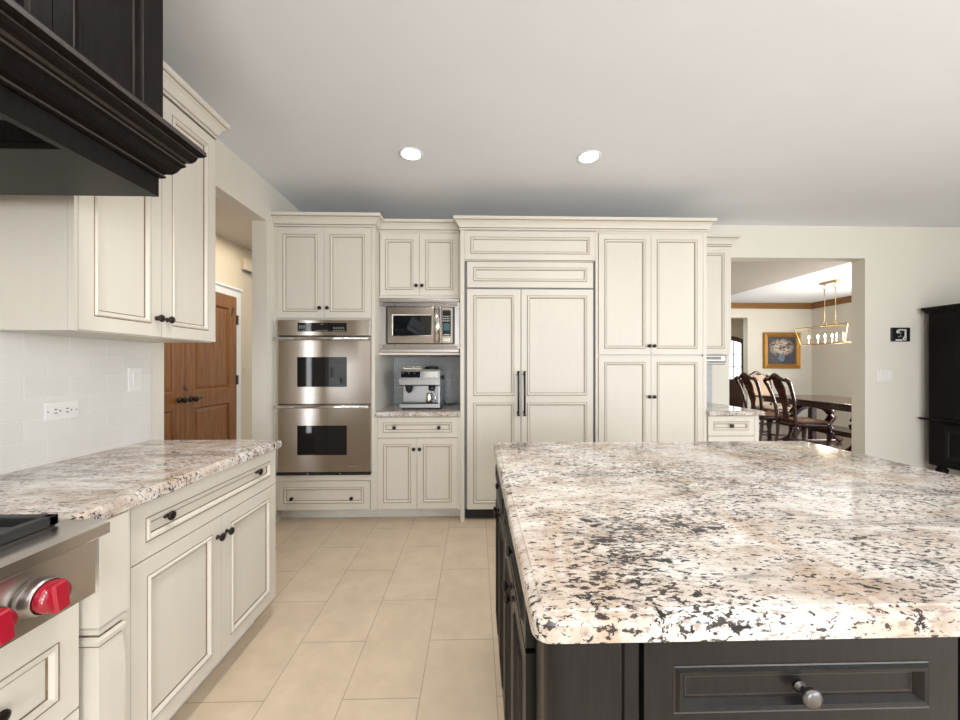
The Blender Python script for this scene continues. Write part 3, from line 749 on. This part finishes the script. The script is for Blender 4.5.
m.loft([[(xx, sl(z, o), z) for xx, z in ((-.475, 1.190), (-.328, 1.190), (-.328, 1.242), (-.475, 1.242))] for o in (0, .0025)], 0)
m.build('front_plate', 'chrome', h)
m = MB()
for k in range(3): m.loft([[(xx, sl(z, o), z) for xx, z in ((-.633 + k * .05, 1.225), (-.626 + k * .05, 1.225), (-.626 + k * .05, 1.232), (-.633 + k * .05, 1.232))] for o in (.003, .004)], 0)
m.build('buttons', 'brass', h)
m = MB(); m.box(x0, x1, 3.225, 3.36, .925, .962, bev=.006); b = m.build('base', 'silver', t)
m = MB(); m.box(x0 + .012, x1 - .012, 3.235, 3.348, .9615, .967)
for k in range(10): m.box(x0 + .02 + k * .031, x0 + .04 + k * .031, 3.24, 3.345, .9665, .969)
m.build('drip_tray', 'dark', t)
for x in (x0 + .03, x1 - .03):
    for y in (3.25, 3.57):
        m = MB(); m.lathe((x, y, .914), (0, 0, 1), [(.016, 0), (.014, .013)], 12); m.build('foot', 'dark', t)
m = MB(); m.box(x1 - .022, x1, 3.24, 3.352, .96, 1.12, bev=.004); m.build('side_pillar', 'silver', t)
m = MB(); m.lathe((-.588, 3.285, 1.118), (0, 0, -1), [(.034, 0), (.034, .022), (.028, .030), (.028, .050), (.012, .055), (.012, .064)], 18); m.build('group_head', 'dark', t)
m = MB(); m.lathe((-.388, 3.275, 1.118), (0, 0, -1), [(.030, 0), (.030, .03), (.022, .045), (0, .046)], 16); m.build('steam_head', 'dark', t)
m = MB(); m.tube([(-.368, 3.262, 1.085), (-.358, 3.250, 1.05), (-.351, 3.245, 1.00), (-.355, 3.247, .985)], .005, 8); m.build('steam_wand', 'chrome', t)
m = MB(); m.lathe((x1, 3.29, 1.19), (1, 0, 0), [(.010, 0), (.010, .012), (.020, .014), (.020, .030), (.016, .034)], 14); m.build('steam_dial', 'dark', t)
m = MB(); m.box(-.638, -.473, 3.27, 3.55, 1.262, 1.270); m.tube([(-.638, 3.27, 1.282), (-.473, 3.27, 1.282)], .004, 8); m.tube([(-.635, 3.27, 1.264), (-.635, 3.27, 1.284)], .004, 6); m.tube([(-.476, 3.27, 1.264), (-.476, 3.27, 1.284)], .004, 6)
m.build('cup_rail', 'chrome', t)
m = MB(); m.lathe((-.398, 3.34, 1.262), (0, 0, 1), [(.062, 0), (.064, .010), (.058, .022), (.020, .026), (0, .027)], 20); m.build('bean_lid', 'dark', t)
m = MB(); m.tube([(-.314, 3.55, .97), (-.29, 3.57, .925), (-.24, 3.62, .920), (-.20, 3.70, .920), (-.19, 3.745, .935)], .005, 6); m.build('power_cord', 'dark', t)
t = thing('milk_jug', (-.413, 3.288, .969), 'small steel milk jug under the steam wand of the espresso machine', 'jug')
m = MB(); m.lathe((-.413, 3.288, .969), (0, 0, 1), [(.026, 0), (.029, .012), (.027, .045), (.024, .066), (.027, .080), (.025, .080), (.022, .066), (.0, .064)], 18); m.build('body', 'chrome', t)
m = MB(); m.tube([(-.387, 3.283, 1.035), (-.371, 3.281, 1.032), (-.369, 3.281, 1.005), (-.386, 3.284, .995)], .0035, 6); m.build('handle', 'chrome', t)

# ------------------------------------------------------------------ back run: refrigerator, pantry
t = thing('refrigerator_cabinet', (.45, 3.45, 0), 'cream surround with one long panel above the refrigerator', 'cabinet')
m = MB(); m.box(-.13, -.096, 3.0885, 3.775, 0, 2.419); m.box(1.001, 1.0195, 3.091, 3.775, 0, 2.419); m.build('side_panel', 'cream', t)
m = MB(); m.box(-.096, 1.001, 3.1105, 3.775, 2.166, 2.419); m.build('carcass', 'cream', t)
panel_front(t, 'front_panel', BACK(3.11), -.094, .999, 2.174, 2.412, fw=.048)
t = thing('refrigerator', (.45, 3.45, .0), 'panelled refrigerator with two tall cream doors and black bar handles', 'refrigerator')
m = MB(); m.box(-.092, .997, 3.1105, 3.76, .1, 2.160); m.build('body', 'greyprint', t)
f = BACK(3.11)
panel_front(t, 'grille_panel', f, -.074, .978, 1.944, 2.156, fw=(.05, .05, .05, .045))
a = panel_front(t, 'door', f, -.074, .3715, .100, 1.928, fw=(.052, .055, .048, .050), openings=[(.148, .985), (1.043, 1.878)])
b = panel_front(t, 'door', f, .3775, .978, .100, 1.928, fw=(.047, .050, .048, .050), openings=[(.148, .985), (1.043, 1.878)])
for d, x in ((a, .349), (b, .400)):
    m = MB(); m.tube([(x, 3.048, .890), (x, 3.045, 1.06), (x, 3.048, 1.238)], .0085, 10)
    for z in (.905, 1.222): m.tube([(x, 3.091, z), (x, 3.046, z)], [.011, .008], 10)
    for z in (.886, 1.242): m.lathe((x, 3.047, z - .008), (0, 0, 1), [(.006, 0), (.012, .004), (.012, .012), (.006, .016)], 10)
    m.build('handle', 'dark', d)
m = MB(); m.box(-.092, .997, 3.135, 3.5, .012, .098)
for k in range(4): m.box(-.088, .993, 3.128, 3.136, .02 + k * .019, .030 + k * .019)
m.build('toe_grille', 'dark', t)
t = thing('pantry_cabinet', (1.48, 3.45, 0), 'tall cream pantry with four doors right of the refrigerator', 'cabinet')
m = MB(); m.box(1.0205, 1.945, 3.1105, 3.775, .1, 2.419); m.box(1.915, 1.945, 3.0905, 3.1105, .1, 2.419); m.build('carcass', 'cream', t)
m = MB(); m.box(1.0205, 1.945, 3.16, 3.775, 0, .1); m.build('toe_kick', 'toe', t)
for a0, a1, kx in ((1.027, 1.4685, 1.449), (1.4715, 1.912, 1.491)):
    for z0, z1, kz in ((1.388, 2.400, 1.458), (.105, 1.370, 1.032)):
        d = panel_front(t, 'door', f, a0, a1, z0, z1, fw=.047); knob(d, f, kx, kz, .0205)
m = MB(); m.box(1.0205, 1.914, 3.0905, 3.1100, 2.402, 2.419); m.build('top_rail', 'cream', t)
m = MB(); m.sweep([(-.13, 3.157), (-.13, 3.088), (1.945, 3.088), (1.945, 3.392)], [(o * .88, 2.420 + z * .84) for o, z in CROWN], mis=CROWN_M)
tag(m.build('crown_moulding', ['cream', 'glaze']), 'long cream crown moulding running over the refrigerator and pantry', 'moulding')

# ------------------------------------------------------------------ back run: small right-hand cabinets
t = thing('upper_cabinet', (2.18, 3.6, 1.397), 'narrow cream wall cabinet beside the dining room opening', 'cabinet')
m = MB(); m.box(1.9465, 2.404, 3.4705, 3.7715, 1.397, 2.505); m.build('carcass', 'cream', t)
d = panel_front(t, 'door', BACK(3.47), 1.9475, 2.404, 1.399, 2.414, fw=(.055, .062, .055, .060))
crown(t, 'crown_moulding', [(1.9465, 3.449), (2.405, 3.449), (2.405, 3.7715)], 2.418, .92, .80)
t = thing('under_cabinet_radio', (2.19, 3.56, 1.31), 'silver radio mounted under the narrow right wall cabinet', 'radio')
m = MB(); m.box(2.03, 2.335, 3.41, 3.70, 1.325, 1.3965, bev=.012); m.build('body', 'bezel', t)
m = MB(); m.box(2.05, 2.318, 3.40, 3.69, 1.303, 1.328, bev=.010); m.build('lower_tray', 'bezel', t)
m = MB(); m.box(2.08, 2.28, 3.408, 3.411, 1.350, 1.377); m.build('display', 'greyprint', t)
t = thing('base_cabinet', (2.17, 3.43, 0), 'narrow cream base cabinet with single-knob drawer beside the pantry', 'cabinet')
m = MB(); m.box(1.9465, 2.385, 3.1005, 3.7715, .1, .8755); m.box(2.348, 2.385, 3.0805, 3.1005, .1, .8755); m.build('carcass', 'cream', t)
m = MB(); m.box(1.9465, 2.385, 3.15, 3.7715, 0, .1); m.build('toe_kick', 'toe', t)
f2 = BACK(3.10)
d = panel_front(t, 'drawer', f2, 1.952, 2.345, .704, .868, fw=.045); knob(d, f2, 2.149, .787, .0133)
d = panel_front(t, 'door', f2, 1.952, 2.345, .112, .698, fw=.05); knob(d, f2, 2.32, .62, .0205)
slab('countertop', 1.9465, 2.425, 3.05, 3.7715, .876, .914, 'se', 'small granite countertop right of the pantry')

# ------------------------------------------------------------------ island
t = thing('kitchen_island', (.87, 1.2, 0), 'black-stained island cabinet with raised panels and pewter knobs', 'island')
m = MB(); m.box(.1155, 1.60, .6205, 1.79, .09, .8725); m.box(.243, .266, .602, .6205, .09, .8725); m.box(.810, 1.60, .602, .6205, .09, .11)
m.build('carcass', 'black', t)
m = MB(); m.box(.17, 1.55, .68, 1.74, 0, .09); m.build('toe_kick', 'black', t)
m = MB()
pts = [(.112, .69), (.112, .630)] + [(.138 - .026 * cos(radians(a)), .624 - .026 * sin(radians(a))) for a in (0, 18, 36, 54, 72, 90)] + [(.139, .5985), (.1395, .598), (.236, .598), (.239, .603), (.242, .600), (.242, .69)]
m.loft([[(x, y, z) for x, y in pts] for z in (.0, .8725)], 0); m.build('corner_post', 'black', t)
f = BACK(.62)
for a0, a1 in ((.274, .802), (.812, 1.34)):
    for z0, z1, ft in ((.694, .8685, .068), (.40, .690, .05), (.115, .396, .05)):
        d = panel_front(t, 'drawer', f, a0, a1, z0, z1, fw=(.048, .048, .028 if ft > .06 else .05, ft), style='black')
        knob(d, f, (a0 + a1) / 2, .757 if ft > .06 else (z0 + z1) / 2, .0133, 'pewter', 1.08)
f = ISL(.115)
for a0, a1, kk in ((.712, 1.225, 1), (1.240, 1.755, 1)):
    d = panel_front(t, 'drawer', f, a0, a1, .748, .866, fw=(.03, .03, .026, .026), style='black'); knob(d, f, (a0 + a1) / 2, .806, .0133, 'bronze', .85)
    mid = (a0 + a1) / 2
    d1 = panel_front(t, 'door', f, a0, mid - .0015, .11, .738, fw=.05, style='black'); d2 = panel_front(t, 'door', f, mid + .0015, a1, .11, .738, fw=.05, style='black')
    knob(d1, f, mid - .027, .70, .0205, 'bronze', .85); knob(d2, f, mid + .027, .70, .0205, 'bronze', .85)
slab('island_countertop', .086, 1.664, .554, 1.845, .873, .914, 'wesn', 'large speckled granite island top with ogee edge', True)

# ------------------------------------------------------------------ right wall: plaque, switch, armoire
t = thing('plaque', (4.425, 3.78, 1.615), 'small black plaque with white number motif on the wall near the armoire', 'plaque')
m = MB(); m.box(4.325, 4.522, 3.765, 3.78, 1.545, 1.690, bev=.003); m.build('board', 'dark', t)
Pq = lambda px, py: (4.325 + (px - 205) / 335 * .197, 1.690 - (py - 295) / 262 * .145)
m = MB()
def bar(x0, y0, x1, y1):
    a, b = Pq(x0, y1), Pq(x1, y0); m.box(a[0], b[0], 3.7635, 3.765, a[1], b[1])
bar(325, 325, 470, 350); bar(435, 345, 468, 480); bar(270, 515, 395, 545)
for cxp, cyp, rr in ((318, 372, .019), (438, 502, .022)):
    a = Pq(cxp, cyp); m.lathe((a[0], 3.765, a[1]), (0, -1, 0), [(rr, 0), (rr, .0015), (0, .0016)], 18)
m.build('white_motif', 'mark', t)
m = MB()
a, b, c, e, g = Pq(350, 395), Pq(390, 385), Pq(345, 440), Pq(385, 455), Pq(315, 472)
m.tube([(a[0], 3.7645, a[1]), (b[0], 3.7645, b[1]), (c[0], 3.7645, c[1]), (e[0], 3.7645, e[1]), (g[0], 3.7645, g[1])], .004, 6); m.build('grey_motif', 'silver', t)
m = MB(); a = Pq(438, 502); m.lathe((a[0], 3.7634, a[1]), (0, -1, 0), [(.006, 0), (.006, .0012)], 12); a = Pq(318, 372); m.lathe((a[0], 3.7634, a[1]), (0, -1, 0), [(.005, 0), (.005, .0012)], 12); m.build('dot_centres', 'greyprint', t)
t = thing('light_switch', (4.256, 3.78, 1.185), 'white three-gang switch plate on the wall below the black plaque', 'switch')
m = MB(); m.box(4.172, 4.342, 3.774, 3.78, 1.127, 1.242, bev=.002); m.build('cover_plate', 'white', t)
for k in range(3):
    m = MB(); m.box(4.192 + k * .046, 4.226 + k * .046, 3.770, 3.774, 1.152, 1.217, bev=.001); m.build('rocker', 'trim', t)

t = thing('armoire', (4.87, 3.03, 0), 'tall black two-tier armoire at the right edge', 'armoire')
m = MB(); m.box(4.64, 5.115, 2.36, 3.70, .757, 1.85); m.build('upper_case', 'hoodblack', t)
m = MB(); m.box(4.64, 5.115, 2.36, 3.70, .285, .735); m.build('lower_case', 'hoodblack', t)
ap = [(0, 0), (.012, 0), (.02, .012), (.036, .040), (.04, .045), (.04, .062), (0, .062)]
m = MB(); m.sweep([(5.115, 3.70), (4.64, 3.70), (4.64, 2.36), (5.115, 2.36)], [(o, 1.825 + z) for o, z in ap]); m.build('cornice', 'hoodblack', t)
wp = [(0, 0), (.02, 0), (.050, .010), (.053, .016), (.048, .024), (0, .024)]
m = MB(); m.sweep([(5.115, 3.70), (4.64, 3.70), (4.64, 2.36), (5.115, 2.36)], [(o, .735 + z) for o, z in wp]); m.build('waist_moulding', 'hoodblack', t)
f = ISL(4.64)
for a0, a1 in ((3.03, 3.60), (2.45, 3.02)):
    panel_front(t, 'upper_door', f, a0, a1, .78, 1.80, fw=(.11, .20, .11, .11), style='hood'); panel_front(t, 'lower_door', f, a0, a1, .32, .71, fw=.05, style='hood')
for y in (2.42, 3.64):
    for x in (4.70, 5.06):
        m = MB(); m.lathe((x, y, 0), (0, 0, 1), [(.028, 0), (.036, .02), (.022, .05), (.024, .12), (.040, .20), (.048, .25), (.03, .265), (.045, .285)], 14); m.build('foot', 'hoodblack', t)

# ------------------------------------------------------------------ dining room
def smooth_pts(pts, n=4):
    out = []
    P = [Vector(p) for p in pts]
    for i in range(len(P) - 1):
        p0, p1, p2, p3 = P[max(i - 1, 0)], P[i], P[i + 1], P[min(i + 2, len(P) - 1)]
        for k in range(n):
            u = k / n
            out.append(.5 * ((2 * p1) + (p2 - p0) * u + (2 * p0 - 5 * p1 + 4 * p2 - p3) * u * u + (3 * p1 - p0 - 3 * p2 + p3) * u ** 3))
    return out + [P[-1]]
def interp(vals, n=4):
    o = []
    for i in range(len(vals) - 1): o += [vals[i] + (vals[i + 1] - vals[i]) * k / n for k in range(n)]
    return o + [vals[-1]]
def chair_parts(t, base, ang, arms=False):
    ca, sa = cos(radians(ang)), sin(radians(ang))
    wf = 1.0 if arms else .86
    G = lambda p: (base[0] + p[0] * ca - p[1] * wf * sa, base[1] + p[0] * sa + p[1] * wf * ca, p[2])
    def tube(name, pts, rad, mat='mahogany', seg=8, n=4):
        m = MB(); m.tube([G(p) for p in smooth_pts(pts, n)], interp(rad, n) if isinstance(rad, list) else rad, seg); return m.build(name, mat, t)
    for s in (1, -1):
        tube('back_post', [(-.225, s * .185, .43), (-.24, s * .192, .60), (-.275, s * .215, .80), (-.335, s * .240, .97), (-.378, s * .250, 1.06), (-.392, s * .200, 1.098)], [.027, .023, .022, .024, .028, .028])
        tube('front_leg', [(.205, s * .225, .44), (.235, s * .250, .37), (.225, s * .240, .24), (.205, s * .222, .09), (.222, s * .238, .035), (.226, s * .240, .026)], [.036, .042, .028, .019, .026, .026])
        tube('rear_leg', [(-.222, s * .185, .44), (-.232, s * .188, .24), (-.275, s * .195, .018)], [.024, .021, .018])
        tube('stretcher', [(-.245, s * .187, .17), (.0, s * .205, .165), (.212, s * .225, .16)], .011, n=2)
    tube('cross_stretcher', [(.0, -.205, .165), (0, .205, .165)], .011, n=2)
    tube('crest_rail', [(-.390, -.225, 1.085), (-.393, -.16, 1.088), (-.400, -.09, 1.112), (-.408, -.04, 1.140), (-.410, 0, 1.150), (-.408, .04, 1.140), (-.400, .09, 1.112), (-.393, .16, 1.088), (-.390, .225, 1.085)], [.022, .026, .030, .034, .036, .034, .030, .026, .022])
    def sheet(name, rows, th, mat):
        m = MB(); m.loft([[G((x - th / 2, -wd, z)), G((x - th / 2, wd, z)), G((x + th / 2, wd, z)), G((x + th / 2, -wd, z))] for x, z, wd in rows], 0); return m.build(name, mat, t)
    X = lambda z: -.225 - .03 * max(0, (z - .45)) / .3 - .38 * max(0, z - .75) ** 1.35
    if arms:
        sheet('upholstered_back', [(X(z) + .005, z, wd) for z, wd in ((.55, .17), (.7, .185), (.85, .20), (1.0, .20), (1.07, .16), (1.105, .09))], .045, 'uphol')
    else:
        sp = [(.47, .062), (.52, .050), (.58, .060), (.64, .045), (.70, .050), (.76, .075), (.82, .082), (.88, .074), (.94, .092), (1.0, .100), (1.05, .090), (1.09, .085), (1.12, .06)]
        sheet('splat', [(X(z), z, wd) for z, wd in sp], .016, 'mahogany_red')
        tube('splat_shoe', [(-.23, -.185, .49), (-.235, 0, .50), (-.23, .185, .49)], .018, n=2)
    def pad(name, z0, z1, ins, mat, crownh=0):
        o = []
        for k in range(28):
            a = 2 * pi * k / 28; c, s_ = cos(a), sin(a)
            e = .42
            x = .005 + (.245 - ins) * math.copysign(abs(c) ** e, c); wd = .265 - ins + (x - .0) * .11
            o.append((x, wd * math.copysign(abs(s_) ** e, s_)))
        m = MB(); zs = [(z0, 1), (z1 - .012, 1), (z1 - .003, .95), (z1 + crownh * .5, .75), (z1 + crownh, .35)]
        m.loft([[G((x * q, y * q, z)) for x, y in o] for z, q in zs], 0, True); return m.build(name, mat, t)
    pad('seat_rail', .405, .470, 0, 'mahogany'); pad('seat_cushion', .470, .500, .012, 'leather' if not arms else 'uphol', .018)
    if arms:
        for s in (1, -1):
            tube('arm', [(-.26, s * .205, .70), (-.12, s * .255, .705), (.05, s * .285, .70), (.13, s * .29, .685), (.14, s * .29, .66)], [.018, .02, .022, .026, .022])
            tube('arm_post', [(.10, s * .285, .68), (.08, s * .275, .58), (.13, s * .262, .47)], .018)
G_CH = 'carved dining chairs at the table'
t = thing('dining_chair', (4.84, 5.42, 0), 'carved mahogany dining chair with leather seat, nearest the opening', 'chair', G_CH); chair_parts(t, (4.84, 5.42), 0)
t = thing('dining_chair', (4.88, 6.12, 0), 'carved mahogany dining chair behind the nearer one, close to the small granite counter', 'chair', G_CH); chair_parts(t, (4.88, 6.12), 2)
t = thing('dining_armchair', (5.76, 7.12, 0), 'mahogany armchair with tan upholstered back at the far table end', 'chair', G_CH); chair_parts(t, (5.76, 7.12), -90, True)

t = thing('dining_table', (5.68, 5.6, 0), 'long dark mahogany dining table on carved trestles', 'table')
m = MB(); m.box(5.10, 6.26, 4.5, 6.62, .730, .765, bev=.012); m.build('tabletop', 'mahogany', t)
m = MB(); m.box(5.16, 6.20, 4.56, 6.56, .655, .730); m.build('apron', 'mahogany', t)
for y in (5.12, 6.15):
    m = MB()
    for s in (-1, 1):
        pts = [(5.68, y, .66), (5.68 + s * .22, y, .60), (5.68 + s * .34, y, .45), (5.68 + s * .24, y, .28), (5.68 + s * .34, y, .12), (5.68 + s * .47, y, .05), (5.68 + s * .46, y, .045)]
        m.tube(smooth_pts(pts), interp([.07, .07, .065, .055, .06, .05, .045]), 8)
    m.box(5.63, 5.73, y - .04, y + .04, .05, .66, bev=.02); m.box(5.3, 6.06, y - .045, y + .045, .0, .06, bev=.015)
    m.build('trestle', 'mahogany', t)
m = MB(); m.box(5.63, 5.73, 5.12, 6.15, .20, .28, bev=.02); m.build('stretcher', 'mahogany', t)

t = thing('chandelier', (6.07, 6.30, 2.745), 'brass linear lantern chandelier with lit candles over the dining table', 'chandelier')
m = MB(); m.box(6.03, 6.11, 6.09, 6.40, 2.715, 2.745, bev=.006); m.build('canopy', 'brass', t)
for y in (6.14, 6.335):
    m = MB(); m.tube([(6.07, y, 2.62), (6.07, y, 2.06)], .006, 8)
    for z in (2.66, 2.03):
        m.tube([(6.07, y + .032 * cos(a * pi / 6), z + .036 * sin(a * pi / 6)) for a in range(13)], .006, 6)
    m.tube([(6.07, y, 2.70), (6.07, y, 2.715)], .012, 8); m.build('hanging_rod', 'brass', t)
m = MB(); zt, zb = 1.978, 1.678
T = [(5.935, 5.80), (6.205, 5.80), (6.205, 6.79), (5.935, 6.79)]; B = [(5.965, 5.88), (6.175, 5.88), (6.175, 6.70), (5.965, 6.70)]
def rod(a, b, r=.009): m.tube([a, b], r, 4, smooth=False)
for i in range(4):
    j = (i + 1) % 4
    rod((*T[i], zt), (*T[j], zt)); rod((*B[i], zb), (*B[j], zb)); rod((*T[i], zt), (*B[i], zb))
rod((5.935, 6.335, zt), (6.205, 6.335, zt), .007); rod((5.935, 6.14, zt), (6.205, 6.14, zt), .007); rod((6.07, 6.14, zt), (6.07, 6.335, zt), .007)
rod((6.07, 5.88, zb), (6.07, 6.70, zb), .007)
m.build('lantern_frame', 'brass', t)
for k in range(6):
    y = (6.003, 6.116, 6.193, 6.326, 6.458, 6.640)[k]; x = 6.07
    m = MB(); m.lathe((x, y, zb), (0, 0, 1), [(.007, 0), (.016, .004), (.016, .010), (.009, .014), (.009, .105)], 10)
    m.tube([(x, y, zb + .002), (6.07, y, zb)], .004, 6); c = m.build('candle', 'candle', t)
    m = MB(); m.lathe((x, y, zb + .105), (0, 0, 1), [(.006, 0), (.010, .014), (.011, .024), (.007, .045), (.002, .062)], 10); m.build('bulb', 'bulb', c)

d = bpy.data.lights.new('chandelier_lamp', 'POINT'); d.energy = 12; d.color = (1, .86, .66); d.shadow_soft_size = .12
o = bpy.data.objects.new('chandelier_lamp', d); COL.objects.link(o); o.parent = t; o.location = (0, 0, -.96)
t = thing('framed_painting', (7.077, 8.46, 1.65), 'gold-framed painting of a flower bouquet on the dining room wall', 'painting')
m = MB(); m.rings(BACK(8.46), 6.64, 7.515, 1.232, 2.066, [(0, 0), (0, .035), (.012, .05), (.03, .042), (.055, .055), (.085, .030), (.095, .034), (.105, .020), (.110, .012)], [0] * 8); m.f.pop(); m.m.pop(); m.sm.pop()
m.build('frame', 'gold', t)
m = MB(); m.box(6.745, 7.41, 8.447, 8.4585, 1.337, 1.961); m.build('canvas', 'painting', t, (7.077, 8.447, 1.649))

# foyer front door with an arched head and glazed upper half
yf = 10.2
def arch(x): return 2.13 - .125 * ((x - 6.95) / .53) ** 2
m = MB()
xs = [6.42 + k * 1.06 / 16 for k in range(17)]
inn = [6.52 + k * .86 / 16 for k in range(17)]
B_ = lambda a, b, c: Vector((a, yf - c, b))
outer = [(6.42, 0.01)] + [(x, arch(x)) for x in xs] + [(7.48, .01)]
hole = [(6.52, .93)] + [(x, arch(x) - .125) for x in inn] + [(7.38, .93)]
# frame ring + lower panel as one door leaf
k = len(outer)
for c0 in (.045,):
    a0 = m.add([B_(a, b, c0) for a, b in outer]); a1 = m.add([B_(a, b, c0) for a, b in hole]); b0 = m.add([B_(a, b, 0.001) for a, b in outer]); b1 = m.add([B_(a, b, 0.001) for a, b in hole])
    for i in range(k - 1):
        m.face([a0 + i, a0 + i + 1, a1 + i + 1, a1 + i]); m.face([a0 + i, b0 + i, b0 + i + 1, a0 + i + 1]); m.face([a1 + i, a1 + i + 1, b1 + i + 1, b1 + i])
    m.face([a0, a1, a1 + k - 1, a0 + k - 1])
d = m.build('door_3', 'kneewood'); d['kind'] = 'structure'; tag(d, 'dark arched front door with glazed lites, seen past the dining room', 'door')
m = MB(); m.box(6.53, 7.37, yf - .05, yf - .0455, .12, .80, bev=.002); m.build('panel', 'kneewood', d)
m = MB(); m.prism([(6.52, .93)] + [(x, arch(x) - .125) for x in inn] + [(7.38, .93)], .010, .018, B_); m.build('pane', 'pane', d)
m = MB()
for x in (6.735, 6.95, 7.165): m.box(x - .011, x + .011, yf - .034, yf - .019, .93, 1.98)
for z in (1.27, 1.62): m.box(6.52, 7.38, yf - .034, yf - .019, z - .011, z + .011)
m.build('muntins', 'kneewood', d)
m = MB(); m.lathe((7.0, yf - .045, 1.44), (0, -1, 0), [(.02, 0), (.02, .03), (.0, .031)], 10); m.build('knocker', 'dark', d)
